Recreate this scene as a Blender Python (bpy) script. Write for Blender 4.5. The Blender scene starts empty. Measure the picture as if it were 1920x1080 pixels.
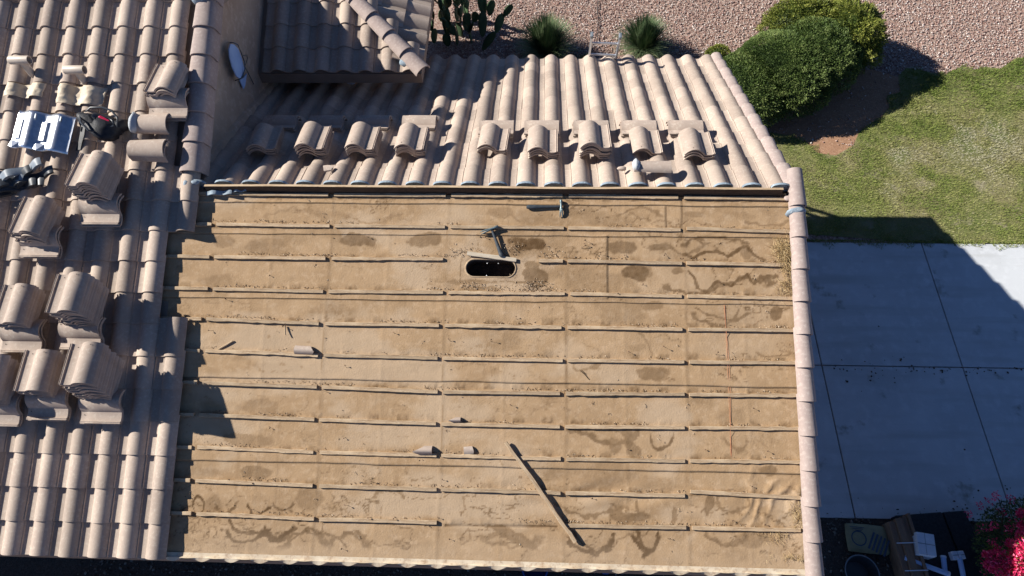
import bpy, math, random
import numpy as np
from mathutils import Vector, Matrix, Euler
random.seed(7); rng = np.random.default_rng(11)
R_ = math.radians
sc = bpy.context.scene
col = sc.collection

# ---------------------------------------------------------------- camera, sky, sun, exposure
CAM_ROT = np.array([[0.99917927, -0.01192436, 0.03871172],
                    [0.03002698, 0.8594893, -0.51027104],
                    [-0.02718765, 0.51101464, 0.85914194]])
CAM = np.array([3.32392238, -4.50112325, 5.62740741])
FPX = 1279.94
cd = bpy.data.cameras.new('camera'); cam = bpy.data.objects.new('camera', cd); col.objects.link(cam)
m4 = Matrix([list(CAM_ROT[i]) + [float(CAM[i])] for i in range(3)] + [[0, 0, 0, 1]])
cam.matrix_world = m4
cd.sensor_width = 36; cd.lens = 36 * FPX / 1920; cd.clip_start = .1; cd.clip_end = 500
sc.camera = cam
SUN = Vector((1.48, -.29, -1.0)).normalized()          # direction the light travels
SUN_EL = math.asin(-SUN.z)
w = bpy.data.worlds.new('World'); sc.world = w; w.use_nodes = True
nt = w.node_tree; bg = nt.nodes['Background']
sky = nt.nodes.new('ShaderNodeTexSky'); sky.sky_type = 'NISHITA'; sky.sun_disc = False
sky.sun_elevation = SUN_EL
sky.sun_rotation = math.atan2(-SUN.x, -SUN.y)
sky.altitude = 1500; sky.air_density = .55; sky.dust_density = .1; sky.ozone_density = 6
nt.links.new(sky.outputs[0], bg.inputs[0]); bg.inputs[1].default_value = .070
sl = bpy.data.lights.new('sun', 'SUN'); sl.energy = 5.0; sl.angle = R_(.53); sl.color = (1, .955, .88)
so = bpy.data.objects.new('sun', sl); col.objects.link(so); so.rotation_euler = SUN.to_track_quat('-Z', 'Y').to_euler()
so.location = (-8, 2, 12)
sc.view_settings.view_transform = 'Standard'; sc.view_settings.look = 'None'
sc.view_settings.exposure = 0.76; sc.view_settings.gamma = 1

# ---------------------------------------------------------------- roof geometry
PI_ = 0.385974775; CS, SN = math.cos(PI_), math.sin(PI_)
S0 = .10265; RW = .32612; TW = .29018; XB = -.56885; XA = XB + TW
TL, TWF = .40, .308
ZG = -4.25
EAVE = 3.72
XW = -.38
def ray(x, y): return CAM_ROT @ np.array([(x - 960) / FPX, -(y - 540) / FPX, -1])
def nearp(x, y, t=0):                                  # pixel of the photograph -> point t above the near slope
    d = ray(x, y); n = np.array([0, -SN, CS]); return Vector(CAM + d * ((t - CAM @ n) / (d @ n)))
def farp(x, y, t=0):
    d = ray(x, y); n = np.array([0, SN, CS]); return Vector(CAM + d * ((t - CAM @ n) / (d @ n)))
def grp(x, y, z=ZG):
    d = ray(x, y); return Vector(CAM + d * ((z - CAM[2]) / d[2]))
def onx(x, y, X):
    d = ray(x, y); return Vector(CAM + d * ((X - CAM[0]) / d[0]))
def N(X, s, t=0): return Vector((X, -s * CS - t * SN, -s * SN + t * CS))
def F(X, d, t=0): return Vector((X, d * CS + t * SN, -d * SN + t * CS))
def frame(o, ex, ey):                                  # matrix from origin and two axes
    ex = Vector(ex).normalized(); ey = Vector(ey); ey = (ey - ex * ey.dot(ex)).normalized(); ez = ex.cross(ey)
    return Matrix(((ex.x, ey.x, ez.x, o[0]), (ex.y, ey.y, ez.y, o[1]), (ex.z, ey.z, ez.z, o[2]), (0, 0, 0, 1)))
NEAR_UP = Vector((0, CS, SN)); FAR_UP = Vector((0, -CS, SN))

# ---------------------------------------------------------------- helpers
def tag(o, label=None, cat=None, group=None, kind=None):
    for k, v in (('label', label), ('category', cat), ('group', group), ('kind', kind)):
        if v: o[k] = v
    return o
def empty(name, loc=(0, 0, 0), rz=0, rot=None):
    o = bpy.data.objects.new(name, None); o.empty_display_size = .1; col.objects.link(o)
    o.location = loc; o.rotation_euler = rot if rot else (0, 0, rz); return o
def mesh(name, V, Fc, mat, parent=None, smooth=False, fmat=None, tint=None, auto=None):
    me = bpy.data.meshes.new(name)
    me.from_pydata([tuple(map(float, v)) for v in V], [], [tuple(map(int, f)) for f in Fc])
    mats = mat if isinstance(mat, (list, tuple)) else [mat]
    for m in mats: me.materials.append(m)
    if fmat is not None: me.polygons.foreach_set('material_index', np.array(fmat, 'i'))
    if smooth: me.polygons.foreach_set('use_smooth', np.ones(len(Fc), bool))
    if tint is not None:
        a = me.attributes.new('tint', 'FLOAT', 'FACE'); a.data.foreach_set('value', np.array(tint, 'f'))
    me.validate(); me.update()
    if auto and smooth:
        try: me.set_sharp_from_angle(angle=R_(auto))
        except Exception: pass
    o = bpy.data.objects.new(name, me); col.objects.link(o)
    if parent: o.parent = parent
    return o
def fastmesh(name, V, T, mat, parent=None, smooth=False, tint=None, k=3):
    """numpy mesh of k-gons"""
    me = bpy.data.meshes.new(name); n = len(T)
    me.vertices.add(len(V)); me.vertices.foreach_set('co', np.asarray(V, 'f').ravel())
    me.loops.add(n * k); me.loops.foreach_set('vertex_index', np.asarray(T, 'i').ravel())
    me.polygons.add(n); me.polygons.foreach_set('loop_start', np.arange(0, n * k, k, dtype='i'))
    try: me.polygons.foreach_set('loop_total', np.full(n, k, 'i'))
    except Exception: pass
    me.materials.append(mat)
    if smooth: me.polygons.foreach_set('use_smooth', np.ones(n, bool))
    if tint is not None:
        a = me.attributes.new('tint', 'FLOAT', 'FACE'); a.data.foreach_set('value', np.asarray(tint, 'f'))
    me.update(calc_edges=True)
    o = bpy.data.objects.new(name, me); col.objects.link(o)
    if parent: o.parent = parent
    return o
class MB:
    def __init__(s): s.V = []; s.F = []; s.t = []; s.m = []
    def add(s, V, Fc, M=None, tint=0, mi=0):
        b = len(s.V)
        for v in V:
            v = Vector(v); s.V.append(M @ v if M else v)
        for f in Fc: s.F.append([i + b for i in f]); s.t.append(tint); s.m.append(mi)
        return s
    def box(s, lo, hi, M=None, tint=0, mi=0, bev=0):
        x0, y0, z0 = lo; x1, y1, z1 = hi
        if bev:
            b = bev; V = []; ring = lambda z, i: [(x0+i+b, y0+i, z), (x1-i-b, y0+i, z), (x1-i, y0+i+b, z), (x1-i, y1-i-b, z), (x1-i-b, y1-i, z), (x0+i+b, y1-i, z), (x0+i, y1-i-b, z), (x0+i, y0+i+b, z)]
            for z, i in ((z0, b*.7), (z0+b, 0), (z1-b, 0), (z1, b*.7)): V += ring(z, i)
            Fc = [list(range(7, -1, -1)), list(range(24, 32))]
            for r in range(3):
                for k in range(8): Fc.append([r*8+k, r*8+(k+1) % 8, r*8+8+(k+1) % 8, r*8+8+k])
            return s.add(V, Fc, M, tint, mi)
        V = [(x0, y0, z0), (x1, y0, z0), (x1, y1, z0), (x0, y1, z0), (x0, y0, z1), (x1, y0, z1), (x1, y1, z1), (x0, y1, z1)]
        return s.add(V, [(0, 3, 2, 1), (4, 5, 6, 7), (0, 1, 5, 4), (1, 2, 6, 5), (2, 3, 7, 6), (3, 0, 4, 7)], M, tint, mi)
    def tube(s, pts, r, n=8, M=None, tint=0, mi=0, caps=True):
        pts = [Vector(p) for p in pts]; rs = r if isinstance(r, (list, tuple)) else [r] * len(pts)
        V = []; Fc = []; up = Vector((0, 0, 1))
        for i, p in enumerate(pts):
            d = (pts[min(i+1, len(pts)-1)] - pts[max(i-1, 0)]).normalized()
            a = d.cross(up); a = a.normalized() if a.length > 1e-3 else d.cross(Vector((1, 0, 0))).normalized()
            b = a.cross(d)
            for k in range(n):
                th = 2*math.pi*k/n; V.append(p + (a*math.cos(th) + b*math.sin(th)) * rs[i])
        for i in range(len(pts)-1):
            for k in range(n): Fc.append([i*n+k, i*n+(k+1) % n, (i+1)*n+(k+1) % n, (i+1)*n+k])
        if caps: Fc.append(list(range(n-1, -1, -1))); Fc.append([(len(pts)-1)*n+k for k in range(n)])
        return s.add(V, Fc, M, tint, mi)
    def lathe(s, prof, n=16, M=None, tint=0, mi=0):
        V = []; Fc = []
        for r, z in prof:
            for k in range(n): V.append((r*math.cos(2*math.pi*k/n), r*math.sin(2*math.pi*k/n), z))
        for i in range(len(prof)-1):
            for k in range(n): Fc.append([i*n+k, i*n+(k+1) % n, (i+1)*n+(k+1) % n, (i+1)*n+k])
        return s.add(V, Fc, M, tint, mi)
    def build(s, name, mat, parent=None, smooth=False, auto=40):
        o = mesh(name, s.V, s.F, mat, parent, smooth, fmat=s.m if any(s.m) else None, tint=s.t, auto=auto)
        return o
# value noise
_T = rng.random((256, 256))
def vn(x, y):
    x = np.asarray(x, float); y = np.asarray(y, float)
    xi = np.floor(x).astype(int); yi = np.floor(y).astype(int); fx = x-xi; fy = y-yi
    fx = fx*fx*(3-2*fx); fy = fy*fy*(3-2*fy); g = lambda a, b: _T[a & 255, b & 255]
    return (g(xi, yi)*(1-fx)+g(xi+1, yi)*fx)*(1-fy)+(g(xi, yi+1)*(1-fx)+g(xi+1, yi+1)*fx)*fy
def fbm(x, y, o=4, p=.5):
    s = 0; a = 1; t = 0
    for i in range(o): s = s + a*vn(x*2**i+17*i, y*2**i+31*i); t += a; a *= p
    return s/t
def sstep(a, b, x): t = np.clip((x-a)/(b-a), 0, 1); return t*t*(3-2*t)

# ---------------------------------------------------------------- materials
def mat(name, base, rough=.85, var=None, vscale=6, var2=None, v2scale=40, bump=0, bscale=60, tint=0, rnd=0, spec=.3, metal=0, speck=None, stretch=None, extra=None, detail=4, coat=0):
    m = bpy.data.materials.new(name); m.use_nodes = True; t = m.node_tree; L = t.links.new; nd = t.nodes.new
    b = t.nodes['Principled BSDF']; b.inputs['Roughness'].default_value = rough; b.inputs['Specular IOR Level'].default_value = spec
    b.inputs['Metallic'].default_value = metal; b.inputs['Coat Weight'].default_value = coat
    tc = nd('ShaderNodeTexCoord'); co = tc.outputs['Object']
    if stretch:
        mp = nd('ShaderNodeMapping'); mp.inputs['Scale'].default_value = stretch; L(co, mp.inputs[0]); co = mp.outputs[0]
    rgb = nd('ShaderNodeRGB'); rgb.outputs[0].default_value = (*base, 1); c = rgb.outputs[0]
    def noise(scale, det=detail, rg=.6):
        n = nd('ShaderNodeTexNoise'); n.inputs['Scale'].default_value = scale; n.inputs['Detail'].default_value = det; n.inputs['Roughness'].default_value = rg
        L(co, n.inputs['Vector']); return n.outputs[0]
    def mix(fac, a, col2, lo=.35, hi=.65):
        r = nd('ShaderNodeMapRange'); r.inputs[1].default_value = lo; r.inputs[2].default_value = hi; L(fac, r.inputs[0])
        x = nd('ShaderNodeMix'); x.data_type = 'RGBA'; L(r.outputs[0], x.inputs[0]); L(a, x.inputs[6])
        if isinstance(col2, tuple): x.inputs[7].default_value = (*col2, 1)
        else: L(col2, x.inputs[7])
        return x.outputs[2]
    if var: c = mix(noise(vscale), c, var)
    if var2: c = mix(noise(v2scale, 3), c, var2, .5, .72)
    if speck: c = mix(noise(speck[1], 2, .5), c, speck[0], speck[2], speck[2]+.05)
    def scale(c, val, k):
        mr = nd('ShaderNodeMapRange'); mr.inputs[3].default_value = 1-k; mr.inputs[4].default_value = 1+k; L(val, mr.inputs[0])
        x = nd('ShaderNodeVectorMath'); x.operation = 'SCALE'; L(c, x.inputs[0]); L(mr.outputs[0], x.inputs[3]); return x.outputs[0]
    if tint:
        a = nd('ShaderNodeAttribute'); a.attribute_name = 'tint'; c = scale(c, a.outputs['Fac'], tint)
    if rnd:
        a = nd('ShaderNodeObjectInfo'); c = scale(c, a.outputs['Random'], rnd)
    if extra: c = extra(t, c, noise, mix, co)
    L(c, b.inputs['Base Color'])
    if bump:
        bp = nd('ShaderNodeBump'); bp.inputs['Strength'].default_value = 1; bp.inputs['Distance'].default_value = bump
        L(noise(bscale, 5, .65), bp.inputs['Height']); L(bp.outputs[0], b.inputs['Normal'])
    return m
def ramp(t, fac, stops, interp='LINEAR'):
    r = t.nodes.new('ShaderNodeValToRGB'); r.color_ramp.interpolation = interp; e = r.color_ramp.elements
    while len(e) < len(stops): e.new(.5)
    for i, (p, c) in enumerate(stops): e[i].position = p; e[i].color = (*c, 1)
    t.links.new(fac, r.inputs[0]); return r.outputs[0]
M = {}
M['tile'] = mat('roof_tile_concrete', (.425, .342, .278), .88, (.36, .285, .235), 3, (.47, .395, .325), 34, .0012, 160, tint=.17, speck=((.25, .18, .15), 300, .70))
M['loose'] = mat('loose_tile_concrete', (.435, .35, .29), .85, (.38, .30, .245), 7, (.49, .415, .345), 26, .001, 160, rnd=.09, speck=((.25, .18, .15), 300, .70))
M['rake'] = mat('rake_tile_concrete', (.385, .31, .275), .85, (.33, .26, .235), 6, (.44, .37, .33), 30, .001, 160, rnd=.07, speck=((.2, .15, .13), 220, .72))
M['dark'] = mat('dark_hole', (.02, .018, .016), .95)
M['duct'] = mat('dusty_duct', (.13, .095, .07), .9, (.06, .045, .035), 14, None, 30, .003, 40)
def deck_extra(t, c, noise, mix, co):
    L = t.links.new
    a = t.nodes.new('ShaderNodeAttribute'); a.attribute_name = 'stain_shade'
    x = t.nodes.new('ShaderNodeMix'); x.data_type = 'RGBA'; L(a.outputs['Fac'], x.inputs[0]); L(c, x.inputs[6]); x.inputs[7].default_value = (.105, .057, .022, 1); c = x.outputs[2]
    a = t.nodes.new('ShaderNodeAttribute'); a.attribute_name = 'dust'
    x = t.nodes.new('ShaderNodeMix'); x.data_type = 'RGBA'; L(a.outputs['Fac'], x.inputs[0]); L(c, x.inputs[6]); x.inputs[7].default_value = (.47, .35, .235, 1); return x.outputs[2]
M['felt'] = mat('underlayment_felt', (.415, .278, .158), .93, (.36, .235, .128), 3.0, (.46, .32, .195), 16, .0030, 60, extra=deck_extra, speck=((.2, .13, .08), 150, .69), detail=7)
M['wood'] = mat('weathered_batten', (.50, .375, .24), .85, (.29, .19, .11), 4.5, (.57, .45, .31), 18, .001, 60, rnd=.12, stretch=(1, 9, 9), speck=((.12, .08, .05), 22, .66))
M['palewood'] = mat('pale_lath', (.60, .52, .40), .8, (.48, .40, .30), 6, None, 18, .001, 60, stretch=(1, 9, 9))
M['fascia'] = mat('painted_fascia', (.30, .23, .18), .7, (.24, .18, .14), 3)
M['stucco'] = mat('beige_stucco', (.50, .37, .27), .95, (.41, .30, .22), 1.6, (.56, .43, .33), 12, .004, 130)
M['flashing'] = mat('cream_flashing', (.68, .57, .42), .6, (.52, .42, .30), 8, None, 30, .002, 30)
M['eavem'] = mat('eave_closure_cream', (.66, .56, .42), .7, (.52, .42, .30), 5, (.38, .27, .18), 22, .001, 60)
M['mortar'] = mat('grey_blue_mortar', (.27, .34, .40), .9, (.19, .23, .27), 9, (.42, .48, .52), 30, .004, 60)
M['galv'] = mat('galvanised_sheet', (.88, .91, .96), .33, (.70, .73, .78), 20, None, 30, .0006, 90, metal=1)
M['greymetal'] = mat('dull_grey_metal', (.32, .36, .40), .4, (.22, .25, .28), 12, None, 30, metal=.7)
M['pipe'] = mat('painted_vent_pipe', (.58, .49, .40), .45, (.50, .42, .34), 9)
M['blackplastic'] = mat('black_plastic', (.035, .04, .045), .28, (.05, .055, .06), 20, spec=.6)
M['greyplastic'] = mat('grey_plastic', (.16, .19, .22), .3, (.24, .27, .30), 12, spec=.6)
M['blackcloth'] = mat('black_nylon', (.012, .013, .016), .55, (.03, .03, .035), 30, bump=.002, bscale=90)
M['red'] = mat('red_plastic', (.75, .03, .10), .4)
M['steel'] = mat('tool_steel', (.20, .26, .27), .42, (.09, .12, .13), 40, metal=.5)
M['rubber'] = mat('dark_handle', (.035, .045, .055), .5, (.06, .07, .08), 30)
M['alu'] = mat('aluminium', (.72, .74, .78), .35, (.6, .62, .66), 20, metal=.85)
def conc_extra(t, c, noise, mix, co):
    L = t.links.new; mp = t.nodes.new('ShaderNodeMapping'); mp.inputs['Scale'].default_value = (.35, 3.2, 1); L(co, mp.inputs[0])
    n = t.nodes.new('ShaderNodeTexNoise'); n.inputs['Scale'].default_value = 1.6; n.inputs['Detail'].default_value = 6; L(mp.outputs[0], n.inputs['Vector'])
    c = mix(n.outputs[0], c, (.43, .44, .44), .50, .75)
    return mix(noise(2.4, 6), c, (.27, .26, .24), .62, .72)
M['concrete'] = mat('driveway_concrete', (.54, .56, .58), .9, (.45, .465, .48), .8, (.58, .60, .62), 7, .0012, 90, speck=((.3, .29, .27), 60, .70), detail=8, extra=conc_extra)
M['stone'] = None
def stone_extra(t, c, noise, mix, co):
    a = t.nodes.new('ShaderNodeAttribute'); a.attribute_name = 'tint'
    return ramp(t, a.outputs['Fac'], [(0, (.24, .14, .12)), (.2, (.40, .25, .21)), (.4, (.45, .32, .27)), (.6, (.32, .215, .185)), (.75, (.56, .46, .41)), (.9, (.70, .64, .59)), (1, (.14, .11, .105))])
M['stone'] = mat('pink_gravel_stone', (.4, .3, .26), .9, extra=stone_extra)
def ground_extra(t, c, noise, mix, co):
    v = t.nodes.new('ShaderNodeTexVoronoi'); v.inputs['Scale'].default_value = 38; t.links.new(co, v.inputs['Vector'])
    s = t.nodes.new('ShaderNodeSeparateColor'); t.links.new(v.outputs['Color'], s.inputs[0])
    return ramp(t, s.outputs[0], [(0, (.16, .09, .075)), (.3, (.29, .18, .14)), (.6, (.34, .24, .19)), (1, (.42, .34, .29))])
M['ground'] = mat('gravel_ground', (.4, .3, .26), .95, extra=ground_extra, bump=.01, bscale=40)
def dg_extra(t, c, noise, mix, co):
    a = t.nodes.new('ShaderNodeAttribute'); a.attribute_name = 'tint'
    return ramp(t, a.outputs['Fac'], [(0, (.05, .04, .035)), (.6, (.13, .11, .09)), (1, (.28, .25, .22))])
M['shadestone'] = mat('shade_gravel_stone', (.1, .09, .08), .95, extra=dg_extra)  # gravel colours darkened to carry the shade in front of the house
M['shadebed'] = mat('shade_gravel_bed', (.09, .075, .065), .95, (.05, .04, .035), 40, (.14, .12, .10), 60, .01, 60)  # bed below them, its colour darkened for the same shade
M['soil'] = mat('bare_soil', (.34, .19, .115), .95, (.27, .15, .09), 5, (.44, .29, .19), 26, .006, 60)
def lawn_extra(t, c, noise, mix, co):
    c = mix(noise(1.1, 3), c, (.21, .19, .09), .46, .62)
    c = mix(noise(2.6, 3), c, (.27, .24, .15), .58, .70)
    return c
M['lawn'] = mat('lawn_ground', (.10, .13, .03), .95, (.17, .18, .06), 3, (.22, .2, .10), 50, .008, 80, extra=lawn_extra)
def blade_extra(t, c, noise, mix, co):
    a = t.nodes.new('ShaderNodeAttribute'); a.attribute_name = 'tint'
    return ramp(t, a.outputs['Fac'], [(0, (.065, .11, .016)), (.3, (.145, .20, .032)), (.5, (.22, .245, .065)), (.7, (.25, .25, .085)), (.88, (.34, .315, .16)), (1, (.38, .36, .25))])
M['blade'] = mat('grass_blade', (.1, .15, .03), .7, extra=blade_extra)
def leafmat(name, stops, rough=.6):
    def ex(t, c, noise, mix, co):
        a = t.nodes.new('ShaderNodeAttribute'); a.attribute_name = 'tint'
        return ramp(t, a.outputs['Fac'], stops)
    return mat(name, (.1, .15, .03), rough, extra=ex)
M['bushdark'] = leafmat('juniper_leaf', [(0, (.022, .042, .009)), (.5, (.062, .105, .022)), (.85, (.12, .17, .042)), (1, (.20, .25, .08))])
M['bushlight'] = leafmat('yellow_green_leaf', [(0, (.04, .065, .01)), (.5, (.115, .145, .022)), (.85, (.20, .225, .038)), (1, (.28, .28, .06))])
M['clump'] = leafmat('clump_grass', [(0, (.04, .075, .035)), (.4, (.10, .16, .07)), (.75, (.19, .24, .12)), (1, (.40, .37, .22))])
M['bough'] = leafmat('bougainvillea_leaf', [(0, (.02, .035, .01)), (.6, (.05, .08, .02)), (1, (.12, .16, .03))])
M['bract'] = leafmat('bougainvillea_bract', [(0, (.45, .01, .06)), (.5, (.80, .03, .14)), (.85, (.92, .07, .22)), (1, (.95, .3, .42))], .5)
M['cactus'] = mat('cactus_skin', (.07, .125, .06), .6, (.05, .09, .045), 8, speck=((.3, .3, .18), 60, .72), rnd=.3)
M['bark'] = mat('bark', (.12, .08, .05), .95, (.07, .05, .03), 20)
M['straw'] = leafmat('dry_straw', [(0, (.20, .12, .05)), (.5, (.40, .28, .13)), (1, (.62, .48, .27))], .9)
M['debris'] = leafmat('roof_debris', [(0, (.14, .09, .05)), (.4, (.32, .22, .13)), (1, (.55, .45, .33))], .9)
M['string'] = mat('orange_string', (.50, .20, .10), .7)
M['white'] = mat('white_carton', (.74, .78, .85), .7, (.62, .66, .74), 8)
M['bluewhite'] = mat('pale_plastic', (.45, .60, .85), .35, (.36, .50, .78), 6)
M['bluebin'] = mat('blue_plastic', (.03, .12, .45), .4)
M['kraft'] = mat('brown_cardboard', (.28, .18, .12), .85, (.20, .13, .09), 4, stretch=(6, 1, 6))
M['bagp'] = mat('paper_sack', (.30, .28, .17), .8, (.22, .22, .14), 6)
M['bagink'] = mat('sack_print', (.06, .09, .14), .8)
M['nail'] = mat('rusty_nail', (.12, .07, .045), .6, metal=.4)

# ---------------------------------------------------------------- S-profile tile
def prof(x):
    x = np.asarray(x, float)
    z = .008 * ((x-.066)/.05)**2 * (x < .12)
    z = np.where(x < .020, .014+.004*np.sin(x/.020*2*math.pi*1.5), z)
    b = .003 + .067*np.clip(np.sin(np.pi*np.clip((x-.104)/.204, 0, 1)), 0, 1)**.76
    return np.where(x >= .110, np.maximum(b, .002), z)
XS = np.concatenate([[0, .004, .008, .013, .018, .024], np.linspace(.034, .104, 5), .104+.204*(.5-.5*np.cos(np.linspace(.12, 1, 15)*math.pi))])
XS[-1] = .308
def tile_geo(L=TL, th=.017, lip=0, ny=3, hole=True):
    V = []; Fc = []; mi = []; nx = len(XS); z = prof(XS); z[-1] = .0
    dz = np.gradient(z, XS); nl = np.sqrt(1+dz**2); nxn, nzn = -dz/nl, 1/nl
    ys = np.linspace(0, L, ny)
    if lip: ys = np.array([0, L*.5, L-.07, L-.064, L]); ny = 5
    for j, y in enumerate(ys):
        dh = -.003 if (lip and j >= 3) else 0
        for i in range(nx): V.append((XS[i], y, z[i]+dh))
    nt_ = len(V)
    for y in (0, L):
        for i in range(nx): V.append((XS[i]-nxn[i]*th*.9, y, z[i]-nzn[i]*th))
    for j in range(ny-1):
        for i in range(nx-1): Fc.append((j*nx+i, j*nx+i+1, (j+1)*nx+i+1, (j+1)*nx+i)); mi.append(0)
    for i in range(nx-1):
        Fc.append((nt_+i, nt_+nx+i, nt_+nx+i+1, nt_+i+1)); mi.append(0)
        Fc.append((i, nt_+i, nt_+i+1, i+1)); mi.append(0)
        Fc.append(((ny-1)*nx+i, (ny-1)*nx+i+1, nt_+nx+i+1, nt_+nx+i)); mi.append(0)
    for i, fl in ((0, 0), (nx-1, 1)):
        loop = [j*nx+i for j in range(ny)] + [nt_+nx+i, nt_+i]
        Fc.append(tuple(loop if not fl else loop[::-1])); mi.append(0)
    if hole:
        for hx, hy in ((.225, L-.03), (.075, L-.035)):
            hz = float(prof(hx))+.0012; b = len(V)
            for k in range(6): V.append((hx+.005*math.cos(k*1.047), hy+.005*math.sin(k*1.047), hz)); 
            Fc.append(tuple(range(b, b+6))); mi.append(1)
    return V, Fc, mi
TG = tile_geo(ny=2, hole=False)
def field(name, tiles, parent, matl, tilt=.0215/.326):
    """tiles: list of (matrix at nose-left-bottom, local x right, local y up-slope)"""
    b = MB()
    for Mx in tiles:
        J = Matrix.Translation((random.uniform(-.003, .003), random.uniform(-.004, .004), random.uniform(0, .003))) @ Euler((-tilt+random.uniform(-.004, .004), random.uniform(-.006, .006), random.uniform(-.006, .006))).to_matrix().to_4x4()
        b.add(TG[0], TG[1], Mx @ J, tint=random.random())
    return b.build(name, matl, parent, smooth=True, auto=35)

house = tag(empty('house', (2.5, 0, ZG)), 'tan tiled house whose right wing is stripped to brown felt and wooden battens', 'house')
HINV = Matrix.Translation((-2.5, 0, -ZG))
def hp(o):                                            # parent to house keeping world coordinates
    o.parent = house; o.matrix_parent_inverse = HINV; return o

NT = .066                                             # nose height of a tile's underside above the deck plane
def near_tile(j, k):                                  # column j (0 = B, 1 = A), row k
    X0 = XB + TW*j - .300; return frame(N(X0, S0+RW*k+.035, NT), (1, 0, 0), NEAR_UP)
tiles = []
for k in range(-7, 12):
    jm = 0 if k <= -1 else (1 if k in (0, 1) else (0 if k in (2, 3, 4) else 1))
    for j in range(-11, jm+1): tiles.append(near_tile(j, k))
hp(tag(field('tiled_slope', tiles, None, M['tile']), 'tan barrel-tile slope on the left side still carrying its tiles'))
# far slope
tiles = []
for k in range(12):
    for i in range(-12, 10):
        X0 = 3.18 + TW*i + .206
        tiles.append(frame(F(X0, 4.02-RW*k, .045), (-1, 0, 0), FAR_UP))
hp(tag(field('tiled_slope', tiles, None, M['tile']), 'tan barrel-tile slope running down towards the ladder and gravel yard'))

# deck under the left tiles and the far slope, roof body
SR = 2.12; YR, ZR = SR*CS, SR*SN
b = MB()
b.add([N(-7, EAVE, .0), N(-.52, EAVE, .0), N(-.52, -SR, .0), N(-7, -SR, .0), N(-7, EAVE, -.03), N(-.52, EAVE, -.03), N(-.52, -SR, -.03), N(-7, -SR, -.03)],
      [(0, 1, 2, 3), (7, 6, 5, 4), (0, 4, 5, 1), (1, 5, 6, 2), (2, 6, 7, 3), (3, 7, 4, 0)])
b.add([N(-.5, -SR, .0), N(-.26, -SR, .0), N(-.26, 0, .0), N(-.5, 0, .0), N(-.5, -SR, -.03), N(-.26, -SR, -.03), N(-.26, 0, -.03), N(-.5, 0, -.03)],
      [(3, 2, 1, 0), (4, 5, 6, 7), (0, 1, 5, 4), (1, 2, 6, 5), (2, 3, 7, 6), (3, 0, 4, 7)])
TNP = SN/CS
V = [(-7, YR, ZR), (-.24, YR, ZR), (-.24, 8.3, ZR-(8.3-YR)*TNP), (-7, 8.3, ZR-(8.3-YR)*TNP)]; V += [(x, y, z+.10) for x, y, z in V]
b.add(V, [(0, 1, 2, 3), (7, 6, 5, 4), (0, 4, 5, 1), (1, 5, 6, 2), (2, 6, 7, 3), (3, 7, 4, 0)])
hp(b.build('sheathing', M['fascia']))
b = MB()
b.add([F(XW, .0, 0), F(5.93, .0, 0), F(5.93, 3.95, 0), F(XW, 3.95, 0), F(XW, .0, -.03), F(5.93, .0, -.03), F(5.93, 3.95, -.03), F(XW, 3.95, -.03)],
      [(3, 2, 1, 0), (4, 5, 6, 7), (0, 1, 5, 4), (1, 2, 6, 5), (2, 3, 7, 6), (3, 0, 4, 7)])
hp(b.build('sheathing', M['fascia']))

# ---------------------------------------------------------------- stripped deck: height field with laps, wrinkles, stains and the vent opening
x0, x1, s0, s1 = -.62, 5.92, .03, EAVE
dx = .0125
nx = int((x1-x0)/dx)+1
laps = [(-nearp(840, y, 0).y)/CS for y in (383, 441, 564, 716, 874)]
sv = list(np.arange(s0, s1, dx))
sv = sorted([s for s in sv if all(abs(s-l) > .004 for l in laps)] + [l-.0008 for l in laps] + [l+.0012 for l in laps] + [s1])
sv = np.array(sv); ns = len(sv); xv = np.linspace(x0, x1, nx)
X, S = np.meshgrid(xv, sv)
wob = np.zeros_like(S); H = np.zeros_like(S)
for li, l in enumerate(laps):
    prev = laps[li-1] if li else s0
    tt = np.clip((S-prev)/(l-prev), 0, 1)
    H += np.where((S > prev) & (S <= l), .0085*tt**3, 0)
    wob += (fbm(X*2.2+li*9, X*0+li, 4)-.5)*.020*np.exp(-((S-l)/.05)**2)
H += (fbm(X*2, S*3, 4)-.5)*.012 + .0035*np.abs(fbm(X*1.6+4, S*7+3, 4)-.5)*2 + (fbm(X*9, S*7, 3)-.5)*.0022
for jx in (c for c in (1.142, 2.371, 3.603, 4.807, .52, 1.75, 2.98, 4.2, 5.4)):        # sheet swells over the trusses
    H += .0014*np.exp(-((X-jx-.01*np.sin(S*3))/.02)**2)
# upright sheet seams
def seam(px, y0_, y1_, k=.0045):
    global H, ST_seam
    a_, b_ = nearp(px, y0_), nearp(px, y1_); sa, sb = -a_.y/CS, -b_.y/CS; xs_ = a_.x+.006*(fbm(S*6, S*0+px, 3)-.5)*2
    inn = (S > sa) & (S < sb); H += np.where(inn, k*sstep(xs_-.22, xs_, X)*(X < xs_), 0); ST_seam = np.maximum(ST_seam, np.where(inn, np.exp(-((X-xs_-.006)/.008)**2), 0))
ST_seam = np.zeros_like(S)
seam(1138, 442, 562, .007); seam(1247, 388, 430, .005); seam(1276, 370, 440, .004)
# wrinkles at lower right
P = nearp(1455, 955); wx, ws = P.x, -P.y/CS
msk = np.exp(-(((X-wx-.1)/.42)**2+((S-ws)/.36)**2))
ang = X*.85+S*.55+.12*fbm(X*3, S*3)
H += msk*.012*np.abs(np.sin(ang*20+9*fbm(X*3.2, S*3.2, 4)))**3*sstep(.3, .7, fbm(X*4+3, S*4, 3))*1.4
P = nearp(1100, 925); m2 = np.exp(-(((X-P.x)/.9)**2+((S+P.y/CS)/.16)**2))
H += m2*.008*np.sin((X*.4+S*1.1)*24+4*fbm(X, S))
Sd = S + wob
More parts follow.
